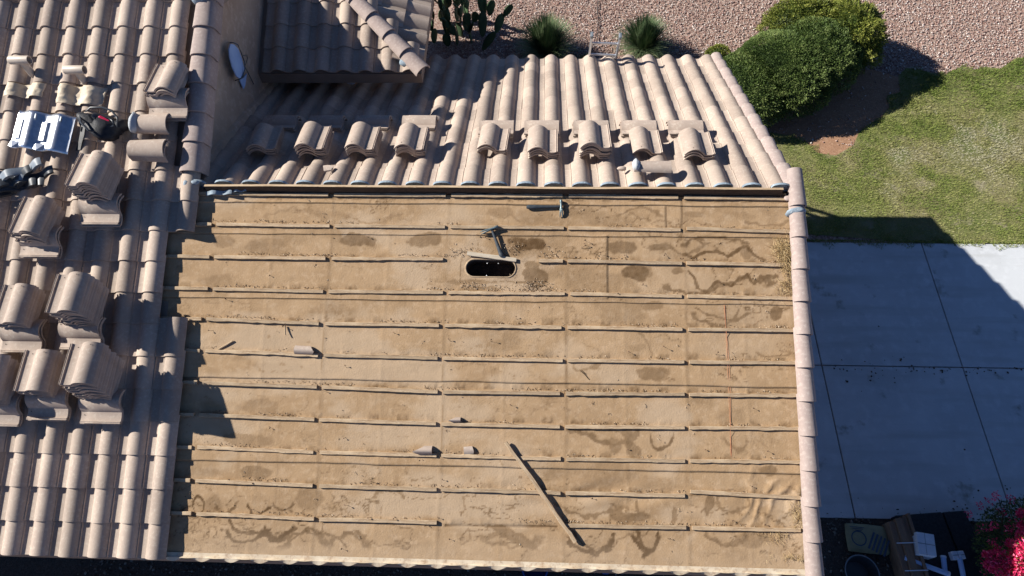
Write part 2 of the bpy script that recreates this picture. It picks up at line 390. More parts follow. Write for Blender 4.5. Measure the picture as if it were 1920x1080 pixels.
# stains, plus shade painted under the laps -------------------------------------------------
ST = .75*ST_seam; DU = np.zeros_like(S)
wx1 = X + .10*(fbm(X*5, S*5, 5, .62)-.5); ws1 = S + .08*(fbm(X*5+40, S*5+9, 5, .62)-.5)
fine = fbm(X*28, S*28, 3)
def blob(px, py, rx, ry, k, kind='fill', a=0):
    global ST
    P = nearp(px, py); cx, cs = P.x, -P.y/CS; u = (wx1-cx)*math.cos(a)+(ws1-cs)*math.sin(a); v = -(wx1-cx)*math.sin(a)+(ws1-cs)*math.cos(a)
    r = np.sqrt((u/rx)**2+(v/ry)**2)+.7*(fbm(X*11+px, S*11+py, 4)-.5)
    if kind == 'fill': g = 1-sstep(.78, 1.0, r)
    elif kind == 'ring': g = sstep(.72, .84, r)*(1-sstep(.96, 1.04, r)) + .16*(1-sstep(.8, .95, r))
    elif kind == 'cup': g = (sstep(.68, .84, r)*(1-sstep(.97, 1.05, r)))*sstep(-.1*ry, .25*ry, v)+.10*(1-sstep(.8, .95, r))
    ST = np.maximum(ST, 1.25*k*g*(.75+.5*fine))
SX = .0054
def bl(px, py, w_, h_, k, kind='fill', a=0): blob(px, py, w_*SX/2, h_*SX/2, k, kind, a)
for t in [(672, 450, 90, 26, .55), (795, 448, 70, 34, .45), (990, 455, 80, 34, .75), (965, 470, 40, 30, .5), (1005, 520, 55, 40, .6), (1000, 500, 30, 30, .5),
          (1165, 465, 70, 26, .5), (1245, 465, 50, 16, .5), (1190, 515, 55, 34, .65), (1215, 510, 24, 26, .3), (1270, 508, 20, 18, .5), (490, 465, 60, 34, .3), (420, 455, 50, 30, .3),
          (905, 545, 90, 16, .35), (880, 530, 120, 12, .3), (520, 690, 110, 30, .22), (1225, 700, 70, 36, .42), (1195, 650, 30, 16, .2), (490, 765, 90, 34, .25), (465, 825, 100, 28, .3),
          (1455, 585, 22, 34, .6), (1220, 575, 50, 20, .35), (1395, 470, 26, 34, .4), (1175, 820, 20, 50, .5), (1150, 835, 26, 30, .4), (1185, 845, 30, 20, .4), (480, 885, 60, 30, .35),
          (580, 935, 60, 44, .3), (400, 945, 40, 40, .32), (960, 1005, 110, 22, .45, 'fill', .4), (1330, 950, 16, 50, .5), (1265, 970, 14, 46, .4), (1180, 970, 80, 22, .45), (385, 600, 40, 20, .25),
          (1300, 400, 50, 16, .3), (1090, 400, 60, 30, .3), (1120, 420, 50, 20, .25), (935, 400, 60, 24, .25), (1440, 880, 36, 18, .45), (1480, 640, 50, 40, .18), (1410, 1010, 60, 36, .35), (840, 920, 40, 24, .2)]:
    bl(*t)
for t in [(372, 945, 28, 34, .8, 'ring'), (425, 940, 44, 44, .6, 'cup'), (485, 945, 46, 44, .9, 'cup'), (530, 940, 40, 40, .6, 'cup'), (460, 990, 90, 50, .95, 'cup'), (520, 985, 56, 54, .95, 'cup'),
          (575, 1030, 90, 70, .6, 'cup', 3.1), (650, 1035, 90, 70, .5, 'cup', 3.1), (1105, 1005, 96, 70, 1, 'cup'), (1212, 1000, 50, 84, 1, 'cup'), (1135, 800, 130, 60, .5, 'cup'), (1240, 815, 46, 56, .6, 'cup'),
          (1380, 820, 50, 60, .35, 'cup'), (1360, 995, 80, 50, .5, 'cup'), (1370, 940, 60, 40, .4, 'ring'), (1105, 945, 120, 44, .45, 'cup'), (1400, 540, 100, 40, .55, 'cup', 3.1), (1300, 530, 110, 44, .6, 'cup'),
          (1340, 460, 120, 30, .6, 'cup', 3.1), (1290, 455, 80, 40, .45, 'cup'), (1350, 585, 120, 50, .5, 'cup'), (730, 940, 60, 50, .4, 'cup', 3.1), (960, 1000, 130, 50, .35, 'cup'), (855, 700, 150, 50, .15, 'ring'), (1450, 660, 60, 24, .4, 'cup'),
          (700, 400, 120, 40, .25, 'cup'), (560, 410, 130, 40, .22, 'ring'), (1190, 410, 90, 40, .4, 'cup', 3.1), (1440, 410, 90, 30, .4, 'cup'), (1100, 670, 60, 50, .3, 'cup')]:
    bl(*t)
# polyline tide marks
def tide(pts, wd, k):
    global ST
    q = [nearp(*p) for p in pts]; q = [(p.x, -p.y/CS) for p in q]
    D = np.full_like(X, 9.)
    for (ax, as_), (bx, bs) in zip(q[:-1], q[1:]):
        ux, us = bx-ax, bs-as_; l2 = ux*ux+us*us+1e-9; t = np.clip(((wx1-ax)*ux+(ws1-as_)*us)/l2, 0, 1)
        D = np.minimum(D, np.hypot(wx1-ax-t*ux, ws1-as_-t*us))
    D = D*(1+1.3*(fbm(X*20+pts[0][0], S*20, 3)-.5))
    ST = np.maximum(ST, k*1.05*(1-sstep(wd*.6, wd*.95, D))*(.7+.6*fine))
for pts, wd, k in [([(862, 468), (863, 500), (862, 528), (940, 530), (1000, 531)], .007, .6), ([(1000, 445), (985, 470), (960, 462)], .02, .5), ([(985, 525), (1003, 545), (1010, 520)], .022, .7), ([(1285, 475), (1300, 485), (1312, 478), (1340, 472), (1365, 482), (1385, 465), (1398, 460), (1410, 475), (1430, 488)], .022, .8),
                   ([(1288, 510), (1300, 520), (1312, 540), (1325, 545), (1345, 530), (1375, 535), (1385, 522), (1400, 515), (1412, 530), (1425, 520), (1455, 520)], .022, .8),
                   ([(1310, 580), (1330, 590), (1358, 598), (1375, 600), (1385, 580)], .016, .6), ([(1195, 625), (1215, 645), (1225, 665)], .012, .4),
                   ([(430, 975), (440, 990), (455, 998), (480, 1000), (500, 995), (510, 1010), (535, 1012), (550, 995)], .022, .85),
                   ([(545, 1020), (565, 1000), (590, 998)], .012, .7), ([(610, 1000), (635, 1010), (650, 1025)], .014, .7), ([(690, 1025), (700, 1015)], .012, .7), ([(735, 1020), (755, 1008)], .01, .5),
                   ([(1080, 1000), (1095, 1020), (1120, 1037), (1140, 1035), (1152, 1015), (1152, 1000)], .020, .9), ([(1198, 1000), (1198, 1030), (1215, 1040), (1228, 1030), (1235, 1000)], .018, .9),
                   ([(1120, 795), (1140, 805), (1160, 810)], .012, .5), ([(1165, 810), (1180, 830), (1195, 848)], .03, .5), ([(1240, 840), (1258, 836), (1262, 812)], .014, .6),
                   ([(1145, 945), (1160, 960), (1175, 968), (1195, 965), (1192, 940)], .016, .6), ([(1318, 960), (1325, 955), (1330, 935)], .02, .6), ([(1170, 410), (1180, 400), (1200, 412), (1220, 415)], .012, .4),
                   ([(930, 405), (945, 412), (955, 405), (975, 415)], .012, .4), ([(1340, 1005), (1350, 1020), (1375, 1015), (1390, 1000)], .018, .5), ([(875, 955), (870, 930), (880, 930)], .012, .4),
                   ([(905, 1010), (930, 1003), (955, 995)], .03, .5), ([(865, 1020), (885, 1010), (880, 990)], .014, .5), ([(1090, 640), (1105, 650), (1130, 665)], .008, .25)]:
    tide(pts, wd, k)
# generic blotches and faint dark lines down the trusses
reg = np.clip(.45+.9*sstep(3.2, 4.6, X)*(1-sstep(1.6, 2.2, S))+.9*sstep(2.7, 3.3, S)+.5*(1-sstep(.3, .8, S)), 0, 1)
for q_, fx_, fy_, o_ in ((.50, 2.6, 4.6, 0), (.42, 3.6, 5.8, 50)):
    nn_ = fbm(X*fx_+o_+.12*np.sin(S*9), S*fy_+o_+7, 5, .52); gate = sstep(.50, .60, fbm(X*1.3+o_+20, S*2.4+11, 3))
    line = np.exp(-((nn_-q_)/.010)**2); inside = sstep(q_+.0, q_-.012, nn_)
    ST = np.maximum(ST, reg*gate*(.62*line*(.5+.9*fine)+.26*(nn_ < q_)*np.exp(-(q_-nn_)/.05)))
for i in range(70):                                   # drip streaks below the battens
    sx_ = random.uniform(-.1, 5.8); kk = random.randint(0, 9); t0 = S0+RW*kk+.02; ln_ = random.uniform(.08, .28)
    ST = np.maximum(ST, random.uniform(.12, .34)*np.exp(-((X-sx_-.006*np.sin(S*20+i))/random.uniform(.006, .02))**2)*(S > t0)*(1-sstep(t0, t0+ln_, S)))
gn = fbm(X*1.7+3, S*3.1, 5)
ST = np.maximum(ST, .28*sstep(.60, .72, gn)*(.6+.8*fine))
for jx in (1.142, 2.371, 3.603, 4.807):
    jx2 = jx + .012*np.sin(S*2.1+jx)
    ST = np.maximum(ST, (.34*np.exp(-((X-jx2)/.022)**2))*(.4+.9*fbm(X*3, S*4.5+jx, 3)))
for jx in (.35, .75, 1.6, 1.95, 2.8, 3.15, 4.1, 4.45, 5.2):
    ST = np.maximum(ST, (.20*np.exp(-((X-jx-.01*np.sin(S*2))/.016)**2))*sstep(.45, .7, fbm(X*2, S*3+jx, 2)))
DU = .62*sstep(.47, .62, fbm(X*1.3+8, S*2.2+5, 5))*(1-.8*(ST > .3))
ex = sstep(3.0, 4.3, X)*(1-sstep(1.5, 2.0, S)); DU *= 1-.6*ex
DU = np.maximum(DU, .6*sstep(3.3, 3.72, S)*fbm(X*3, S*3))
LB = sorted([S0+RW*k for k in range(11)])
for l in laps:
    ST = np.maximum(ST, .75*np.exp(-((S-l-.004)/.005)**2)*(.5+.8*fbm(X*4, X*0+l, 3)))  # dark line painted below each lap for the shade of its edge
for l in LB:                                          # dirt gathered on the up-slope side of each batten
    g = sstep(l-.085-.06*fbm(X*7, X*0+l*9, 3), l-.035, S)*(S < l-.02)*np.maximum(.25*sstep(.40, .62, fbm(X*5+l*50, S*6, 4)), sstep(.52, .80, .5+.5*np.cos((X-XA+.08+.03*(fbm(X*0+l*7, X*0, 1)-.5))/TW*2*math.pi)+.35*(fbm(X*9+l*31, S*12, 3)-.5)))
    ST = np.maximum(ST, .5*g*(.3+1.4*fbm(X*45, S*45, 2)))
    H += .006*g*fbm(X*40, S*40, 2)
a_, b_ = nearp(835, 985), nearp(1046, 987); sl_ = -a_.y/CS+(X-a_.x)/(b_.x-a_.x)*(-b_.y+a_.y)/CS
ST = np.maximum(ST, 1.0*np.exp(-((S-sl_)/.011)**4)*(X > a_.x)*(X < b_.x))  # dark strip along the gap of the missing batten
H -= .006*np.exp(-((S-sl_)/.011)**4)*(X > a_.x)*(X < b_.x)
# vent opening (capsule)
Pv = nearp(920, 503); vx, vs = Pv.x, -Pv.y/CS; vhl, vr = .165, .087
u = np.clip(X-vx, -vhl, vhl); dv = np.hypot(X-vx-u, Sd-vs)
ST = np.maximum(ST, .65*np.exp(-((dv-vr-.04)/.03)**2)*sstep(.35, .65, fbm(X*8, S*8, 3)))
hole = dv < vr
V3 = np.stack([X, -Sd*CS-H*SN, -Sd*SN+H*CS], -1)
# snap the vertices just outside the opening to its rim
ring = (~hole) & (dv < vr+dx*1.15)
for j, i in zip(*np.nonzero(ring)):
    c0 = vx+u[j, i]; d = np.array([X[j, i]-c0, Sd[j, i]-vs]); d = d/np.hypot(*d)*vr
    V3[j, i] = N(c0+d[0], vs+d[1], H[j, i])
idx = np.arange(nx*ns).reshape(ns, nx)
Q = np.stack([idx[1:, :-1], idx[1:, 1:], idx[:-1, 1:], idx[:-1, :-1]], -1).reshape(-1, 4)
hq = hole.ravel()[Q].any(1); Q = Q[~hq]
deck = fastmesh('felt_deck', V3.reshape(-1, 3), Q, M['felt'], k=4, smooth=True)
for nm, A in (('stain_shade', ST), ('dust', DU)):
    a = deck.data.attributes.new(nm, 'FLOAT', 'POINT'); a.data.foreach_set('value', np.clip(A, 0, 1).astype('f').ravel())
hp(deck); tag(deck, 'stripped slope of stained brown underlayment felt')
def dp(o): o.parent = deck; o.matrix_parent_inverse = deck.matrix_world.inverted(); return o
DK = HINV
def dchild(o):
    o.parent = deck; o.matrix_parent_inverse = Matrix.Identity(4); return o
# rim, box and screen of the opening
b = MB(); n = 40; ringp = []
for k in range(n):
    a = 2*math.pi*k/n; ringp.append((vx+(vhl if math.cos(a) >= 0 else -vhl)+vr*math.cos(a), vs+vr*math.sin(a)))
V = []; Fc = []
for t in (.004, -.10, -.26):
    for x, s in ringp: V.append(N(x, s, t))
for k in range(n): Fc.append((k, (k+1) % n, n+(k+1) % n, n+k))
for k in range(n): Fc.append((n+k, n+(k+1) % n, 2*n+(k+1) % n, 2*n+k))
Fc.append(tuple(range(2*n, 3*n)))
b.add(V, Fc)
dchild(b.build('vent_opening', M['duct'], smooth=False))
V = []; Fc = []; rr_ = random.Random(2)
for (g, t) in ((0, .003), (0, .011), (.012, .009), (.017, .002)):
    for k in range(n):
        a = 2*math.pi*k/n; e = rr_.uniform(-.002, .002); V.append(N(vx+(vhl if math.cos(a) >= 0 else -vhl)+(vr+g+e)*math.cos(a), vs+(vr+g+e)*math.sin(a), t))
for j in range(3):
    for k in range(n): Fc.append((j*n+k, (j+1)*n+k, (j+1)*n+(k+1) % n, j*n+(k+1) % n))
dchild(mesh('vent_rim', V, Fc, M['wood'], None, True))
for px, py in ((913, 494), (934, 494), (912, 517)):
    b = MB(); p = nearp(px, py, -.03); b.tube([p, p+Vector((.008, 0, .004))], .006, 6); dchild(b.build('screw_head', M['alu']))
# pieces of sheet: small felt patch round the opening
def sheet(name, quad, t, matl, thick=.003, nseg=24, par=dchild, amp=.003, seed=0):
    (a0, b0, c0, d0) = [nearp(*q) for q in quad]; V = []; Fc = []
    a0, b0, c0, d0 = [Vector((p.x, -p.y/CS)) for p in (a0, b0, c0, d0)]
    for j in range(5):
        for i in range(nseg+1):
            u_, v_ = i/nseg, j/4; p = (a0*(1-u_)+b0*u_)*(1-v_)+(d0*(1-u_)+c0*u_)*v_
            hh = t+amp*(fbm(np.array(p.x*6+seed), np.array(p.y*6))-.3); V.append(N(p.x, p.y, float(hh)))
    m_ = (nseg+1)*5
    for j in range(4):
        for i in range(nseg): q = j*(nseg+1)+i; Fc.append((q+nseg+1, q+nseg+2, q+1, q))
    o = mesh(name, V, Fc, matl, None, True); md = o.modifiers.new('th', 'SOLIDIFY'); md.thickness = thick; md.offset = -1
    return par(o)

# ---------------------------------------------------------------- battens
XJ = [390, 604, 832, 1060, 1286, 1484]
YJ = [(368, 370, 371, 372, 375, 378), (425, 428, 430, 432, 436, 440), (486, 489, 490, 494, 498, 502), (546, 551, 552.5, 555, 560, 564), (603, 611, 614.5, 618, 622, 624), (662, 670, 676, 680, 683, 685),
      (722, 730, 739, 742, 744, 746), (782, 791, 799, 804, 806, 808), (843, 852, 858, 865, 868, 870), (905, 915, 922, 928, 933, 937), (967, 977, 984, 989, 993, 998)]
def yrow(k, x): return float(np.interp(x, XJ, YJ[k]) if x >= XJ[0] else YJ[k][0]-(XJ[0]-x)*.02)
GAPS = [(398, 624, 842, 1062, 1278), (404, 624, 842, 1062, 1283), (400, 618, 838, 1061, 1283), (397, 612, 838, 1066, 1284), (385, 606, 831, 1060, 1286), (382, 604, 828, 1060, 1288), (377, 600, 826, 1057, 1288),
        (371, 596, 823, 1056, 1288), (367, 596, 824, 1057, 1289), (364, 595, 824, 1056, 1290), (366, 596, 826, 1053, 1293)]
def batten(p, q, name='batten', wd=.037, ht=.023, matl=None, par=dchild, warp=.004, seed=0, n=26):
    p, q = Vector(p), Vector(q); L = (q-p).length; Mx = frame(p, q-p, NEAR_UP); V = []; Fc = []
    r = random.Random(seed)
    ph = r.random()*50
    rag = 2.6 if r.random() < .28 else 1.
    for i in range(n+1):
        x = L*i/n; w1 = warp*(float(fbm(np.array(x*2+ph), np.array(ph)))-.5)*2
        e1 = (float(vn(np.array(x*16+ph), np.array(3.)))-.5)*.004*rag; e2 = (float(vn(np.array(x*12+ph), np.array(9.)))-.5)*.004*rag
        V += [(x, w1-wd/2-e1, 0), (x, w1-wd/2-e1, ht-.003), (x, w1-wd/2-e1+.003, ht), (x, w1+wd/2+e2-.003, ht), (x, w1+wd/2+e2, ht-.003), (x, w1+wd/2+e2, 0)]
        if i < n:
            a = i*6
            for c in range(5): Fc.append((a+c, a+6+c, a+7+c, a+c+1))
    Fc.append((0, 1, 2, 3, 4, 5)); Fc.append(tuple(n*6+c for c in (5, 4, 3, 2, 1, 0)))
    o = mesh(name, V, Fc, matl or M['wood'], None, False)
    o.matrix_world = Mx
    return par(o) if par else o
def dchildm(o):
    mw = o.matrix_world.copy(); o.parent = deck; o.matrix_parent_inverse = Matrix.Identity(4); o.matrix_basis = mw; return o
bi = 0
for k in range(11):
    g = GAPS[k]; left = 385 if k < 2 else (328 if k < 5 else 356-(k-5)*5)
    spans = [(left-40, g[0]-6)] + [(g[i]+random.uniform(3, 5), g[i+1]-random.uniform(5, 8)) for i in range(4)] + [(g[4]+4, 1500)]
    for i, (a, c) in enumerate(spans):
        if k == 2 and i == 3: a = 1010; c = 1055
        if k == 10 and i == 3: continue
        ya, yc = yrow(k, a)-4, yrow(k, c)-4
        if k == 9 and i == 5: ya -= 8
        if k == 1 and i == 5: ya -= 3
        off = .004
        p, q = nearp(a, ya, off), nearp(c, yc, off)
        bi += 1
        batten(p, q, seed=bi, par=dchildm)
    # top row rests beside the ridge board
# lap strip battens (thin nailer strips)
# ---------------------------------------------------------------- nails standing in the felt
nm = None
npx = [(400, 620), (420, 560), (505, 515), (690, 445), (855, 420), (1090, 465), (1098, 460), (1041, 470), (1018, 460), (1095, 450), (1115, 475), (1125, 478), (905, 445), (900, 440), (1175, 478), (1247, 475), (1275, 485), (1350, 530), (1203, 535), (1155, 550), (968, 598),
       (740, 625), (530, 610), (1215, 615), (1180, 660), (1245, 650), (1342, 665), (845, 640), (920, 640), (650, 690), (600, 730), (415, 770), (505, 800), (648, 820), (958, 760), (1412, 765), (1460, 798), (1440, 845), (1328, 845), (427, 835), (830, 900), (1180, 845), (348, 930), (430, 900), (482, 903),
       (653, 948), (700, 905), (695, 970), (475, 955), (415, 960), (390, 960), (842, 1010), (640, 1028), (820, 970), (740, 970), (1375, 975), (1433, 985), (1252, 1010), (1405, 910), (1108, 935)]
for i, (x, y) in enumerate(npx):
    p = nearp(x, y, .003); L = random.uniform(.02, .045)
    if nm is None:
        b = MB(); b.tube([(0, 0, 0), (0, 0, .034), (.003, -.002, .038)], .0021, 5); b.lathe([(.0, .04), (.005, .04), (.005, .037), (0, .037)], 8)
        o = b.build('nail', M['nail']); nm = o.data
    else:
        o = bpy.data.objects.new('nail', nm); col.objects.link(o)
    o.matrix_world = Matrix.Translation(p) @ Euler((random.uniform(-.1, 1.1), random.uniform(-.5, .5), random.uniform(-1.5, 1.5))).to_matrix().to_4x4() @ Matrix.Diagonal((1.3, 1.3, L/.04*1.2, 1))
    dchildm(o)

# ---------------------------------------------------------------- ridge board, closures, eave metal
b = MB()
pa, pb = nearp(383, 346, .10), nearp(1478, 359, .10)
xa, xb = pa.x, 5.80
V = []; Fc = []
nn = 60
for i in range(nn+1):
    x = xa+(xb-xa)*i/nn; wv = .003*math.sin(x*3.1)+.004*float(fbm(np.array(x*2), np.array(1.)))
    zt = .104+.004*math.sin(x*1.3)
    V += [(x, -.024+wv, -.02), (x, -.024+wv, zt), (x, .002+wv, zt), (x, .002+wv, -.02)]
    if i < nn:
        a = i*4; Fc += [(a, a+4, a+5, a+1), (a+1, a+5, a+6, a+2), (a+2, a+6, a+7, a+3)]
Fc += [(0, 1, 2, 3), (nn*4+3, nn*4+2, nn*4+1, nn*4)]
M['darkface'] = mat('ridge_board_dark', (.085, .055, .035), .9, (.05, .033, .022), 5, (.13, .09, .06), 20, .001, 50, stretch=(1, 8, 8))
b.add(V, Fc); b.m = [1 if (i % 3 == 0 and i < 3*nn) else 0 for i in range(len(b.F))]; hp(b.build('ridge_board', [M['wood'], M['darkface']]))  # front face takes a darker colour than top and back
# dark strip below the ridge top is the board's front face
# mortar / closure at each barrel along the ridge
for i in range(-12, 10):
    Xc = 3.18+TW*i; b = MB(); V = []; Fc = []; n = 12
    r = random.Random(i)
    for j, (y, zz) in enumerate(((.028, .0), (.052, .0), (.050, 1.), (.026, 1.))):
        for k in range(n+1):
            a = math.pi*k/n; V.append((Xc-.100*math.cos(a), y+r.uniform(-.002, .002), .068+.062*math.sin(a)*zz if zz else .02))
    for j in range(3):
        for k in range(n): q = j*(n+1)+k; Fc.append((q, q+1, q+n+2, q+n+1))
    b.add(V, Fc); hp(b.build('ridge_closure', M['mortar'], smooth=True))
# eave: cream drip flange and wavy riser facing the front
b = MB(); V = []; Fc = []
xs = np.arange(-.62, 5.97, .0145)
wv = .5+.5*np.cos((xs-XA+.10)/TW*2*math.pi)
for i, x in enumerate(xs):
    zz = .010+.036*wv[i]**1.3
    V += [N(x, EAVE-.045, .006), N(x, EAVE-.01, .008), N(x, EAVE, zz*.9+.004), N(x, EAVE+.006+.034*(1-wv[i])**1.6, zz*.5+.002), N(x, EAVE+.008+.030*(1-wv[i])**1.6, -.006)]
    if i: a = (i-1)*5; Fc += [(a, a+1, a+6, a+5), (a+1, a+2, a+7, a+6), (a+2, a+3, a+8, a+7), (a+3, a+4, a+9, a+8)]
hp(mesh('eave_closure', V, [f[::-1] for f in Fc], M['eavem'], None, True, auto=30))
# fascias
def fasc(lo, hi): 
    b = MB(); b.box(lo, hi); return hp(b.build('fascia', M['fascia']))
ez = -EAVE*SN; ey = -EAVE*CS
fasc((-7, ey-.012, ez-.20), (6.0, ey+.02, ez-.035))
fasc((-.3, 3.95*CS-.02, -3.95*SN-.20), (5.95, 3.95*CS+.012, -3.95*SN-.035))
b = MB()
for s in (-1, 1):
    L_ = EAVE if s < 0 else 3.95
    A = Vector((5.93, 0, -.03)); B = Vector((5.93, s*L_*CS, -L_*SN-.03)); V = [A, B, B+Vector((0, 0, -.2)), A+Vector((0, 0, -.2))]
    V += [v+Vector((.03, 0, 0)) for v in V]
    b.add(V, [(0, 1, 2, 3), (7, 6, 5, 4), (0, 4, 5, 1), (1, 5, 6, 2), (2, 6, 7, 3), (3, 7, 4, 0)])
hp(b.build('barge_board', M['fascia']))
# walls
b = MB(); gx = 5.62; yn, yf = -3.02, 3.25
V = [(gx, yn, ZG), (gx, yf, ZG), (gx, yf, -yf*SN/CS-.33), (gx, 0, -.33), (gx, yn, yn*SN/CS-.33)]
V += [(x-5.9, y, z) for x, y, z in V]
b.add(V, [(0, 1, 2, 3, 4), (9, 8, 7, 6, 5), (0, 4, 9, 5), (1, 6, 7, 2), (4, 3, 8, 9), (3, 2, 7, 8)])
hp(b.build('wall', M['stucco']))
b = MB(); ty = 4.85
V = [(XW, yn, ZG), (XW, 7.8, ZG), (XW, 7.8, ZR-(7.8-YR)*TNP-.05), (XW, YR, ZR-.05), (XW, yn, yn*SN/CS-.05)]
V += [(-7, y, z) for x, y, z in V]
b.add(V, [(0, 1, 2, 3, 4), (9, 8, 7, 6, 5), (0, 4, 9, 5), (1, 6, 7, 2), (4, 3, 8, 9), (3, 2, 7, 8)])
hp(tag(b.build('wall', M['stucco']), 'shaded stucco wall rising above the far slope'))
# sloped flashing ledge where the wall meets the far slope
b = MB()
V = []
for d in (.15, 3.3):
    V += [F(XW, d, .17), F(XW+.035, d, .15), F(XW+.075, d, .08), F(XW, d, .03)]
b.add(V, [(0, 4, 5, 1), (1, 5, 6, 2), (2, 6, 7, 3), (0, 1, 2, 3), (7, 6, 5, 4)]); hp(b.build('wall_flashing', M['stucco']))

# ---------------------------------------------------------------- rake tiles
def rake_geo(L=.40, w=.155, drop=.13, side=1, taper=.017):
    """cap over the gable edge: inner edge x=0, crest, outer edge x=w hanging down; y up-slope"""
    P = [(0, .045), (.004, .085), (.020, .112), (.045, .128), (.078, .133), (.110, .126), (.136, .108), (.152, .080), (w+.003, .040), (w+.005, 0), (w+.006, -drop+.06)]
    V = []; Fc = []; n = len(P); th = .015
    for y, g in ((0, taper), (.008, taper+.001), (L, -.006)):
        for (x, z) in P: V.append((side*(x+(x-.02)*g*5), y, z+g))
    for (y, g) in ((0, taper), (L, -.006)):
        for i, (x, z) in enumerate(P):
            cx_, cz_ = (.078-x), (.02-z); l = math.hypot(cx_, cz_); V.append((side*(x+(x-.02)*g*5+cx_/l*th), y, z+g+cz_/l*th))
    for r in range(2):
        for i in range(n-1): Fc.append((r*n+i, r*n+i+1, (r+1)*n+i+1, (r+1)*n+i))
    o_ = 3*n
    for i in range(n-1): Fc.append((i, o_+i, o_+i+1, i+1)); Fc.append((o_+i, o_+n+i, o_+n+i+1, o_+i+1)); Fc.append((2*n+i, 2*n+i+1, o_+n+i+1, o_+n+i))
    Fc += [(0, n, 2*n, o_+n, o_), (n-1, o_+n-1, o_+2*n-1, 3*n-1, 2*n-1)]
    if side < 0: Fc = [f[::-1] for f in Fc]
    b0 = len(V)
    for k in range(6): V.append((side*.05+.004*math.cos(k*1.047), L*.42+.004*math.sin(k*1.047), .1315+.001))
    Fc.append(tuple(range(b0, b0+6))); mi = [0]*(len(Fc)-1)+[1]
    return V, Fc, mi
def rake_run(Ms, side=1, wide=1.):
    V, Fc, mi = rake_geo(side=side); V = [(x*wide, y, z) for x, y, z in V]
    me = None
    for Mx in Ms:
        J = Euler((-.030+random.uniform(-.006, .006), random.uniform(-.03, .03), random.uniform(-.012, .012))).to_matrix().to_4x4()
        if me is None:
            o = mesh('rake_tile', V, Fc, [M['rake'], M['dark']], None, True, fmat=mi, auto=40); me = o.data
        else: o = bpy.data.objects.new('rake_tile', me); col.objects.link(o)
        o.matrix_basis = Mx @ J; hp(o)
rake_run([frame(N(5.865, S0+RW*k+.045, .0), (1, 0, 0), NEAR_UP) for k in range(0, 12)])
rake_run([frame(F(5.845, 4.02-RW*k, .0), (-1, 0, 0), FAR_UP) for k in range(12)], side=-1)
rake_run([frame(N(-.475, S0+RW*k+.055, .02), (1, 0, 0), NEAR_UP) for k in range(-7, 0)], wide=1.45)
# mortar lumps
def lump(name, c, r, matl, sc_=(1, 1, .6), seed=1, n=14, par=hp):
    V = []; Fc = []; rr = random.Random(seed); ph = rr.random()*40
    for j in range(n//2+1):
        for i in range(n):
            th, fi = 2*math.pi*i/n, math.pi*j/(n//2); d = Vector((math.sin(fi)*math.cos(th), math.sin(fi)*math.sin(th), math.cos(fi)))
            k = r*(.72+.56*float(fbm(np.array(d.x*2+ph), np.array(d.y*2+d.z*1.7+ph), 3))); V.append((c[0]+d.x*k*sc_[0], c[1]+d.y*k*sc_[1], c[2]+d.z*k*sc_[2]))
    for j in range(n//2):
        for i in range(n): Fc.append((j*n+i, (j+1)*n+i, (j+1)*n+(i+1) % n, j*n+(i+1) % n))
    o = mesh(name, V, Fc, matl, None, True)
    return par(o) if par else o
tag(lump('mortar_patch', N(5.93, .21, .055), .105, M['mortar'], (.90, .36, .86), 4), 'grey blue mortar collar on the gable edge')
lump('mortar_patch', N(5.86, .05, .04), .035, M['rake'], (1, .9, .6), 9)
lump('mortar_patch', nearp(375, 0, .12), .10, M['mortar'], (1., .4, .7), 6)
lump('mortar_patch', nearp(350, 342, .10), .055, M['mortar'], (.6, .9, .5), 7)
lump('mortar_patch', nearp(366, 342, .10), .045, M['mortar'], (1, .6, .6), 8)

# ---------------------------------------------------------------- upper hip roof beyond the wall
HE = onx(481, 131, XW); hz = HE.z-.06; hy = HE.y
HC = grp(789, 126, HE.z); hx = HC.x
tiles = []; TN = math.tan(PI_)
def hipN(X, s, t): return Vector((X, hy+s*CS-t*SN, hz+s*SN+t*CS))
for k in range(8):
    for j in range(10):
        X0 = hx-.05-TW*(j+1)
        if X0 < XW-.05: continue
        if X0+TW*.6 > hx-(RW*k+.12)*CS: continue
        tiles.append(frame(hipN(max(X0, XW), RW*k-.0, .03), (1, 0, 0), NEAR_UP))
for k in range(8):                                     # east side
    for j in range(11):
        Y0 = hy+.10+TW*(j)
        if Y0 < hy+(RW*k+.10)*CS: continue
        o_ = Vector((hx-RW*k*CS+.03*SN, Y0, hz+RW*k*SN+.03*CS))
        tiles.append(frame(o_, (0, 1, 0), (-CS, 0, SN)))
hp(tag(field('hip_tiled_roof', tiles, None, M['tile']), 'small hipped tile roof half in shadow'))
b = MB(); hl = 3.4; T2 = Vector((hx-hl, hy+hl, hz+hl*TN))
V = [(XW, hy, hz), (hx, hy, hz), (hx, hy+6, hz), (XW, hy+6, hz), (hx-2.8, hy+2.8, hz+2.8*TN), (hx-2.8, hy+6, hz+2.8*TN), (XW, hy+(hx-XW), hz+(hx-XW)*TN)]
h2 = hx-XW
V = [(XW, hy, hz), (hx, hy, hz), (hx, hy+3.4, hz), (XW, hy+h2, hz+h2*TN), (XW, hy+3.4, hz+h2*TN)]
V = [(a, c, d+.0) for a, c, d in V]
b.add(V, [(0, 1, 3), (1, 2, 4, 3)]); b.box((XW, hy+.0, hz-.16), (hx, hy+.03, hz-.012)); b.box((hx-.03, hy+.032, hz-.16), (hx, hy+3.4, hz-.012)); b.box((XW, hy+.035, hz-.15), (hx-.035, hy+3.4, hz-.13))
hp(b.build('eave_box', M['fascia']))
b = MB(); b.box((XW, hy+.5, ZG), (hx-1.2, hy+3.3, hz-.14)); hp(b.build('wall', M['stucco']))
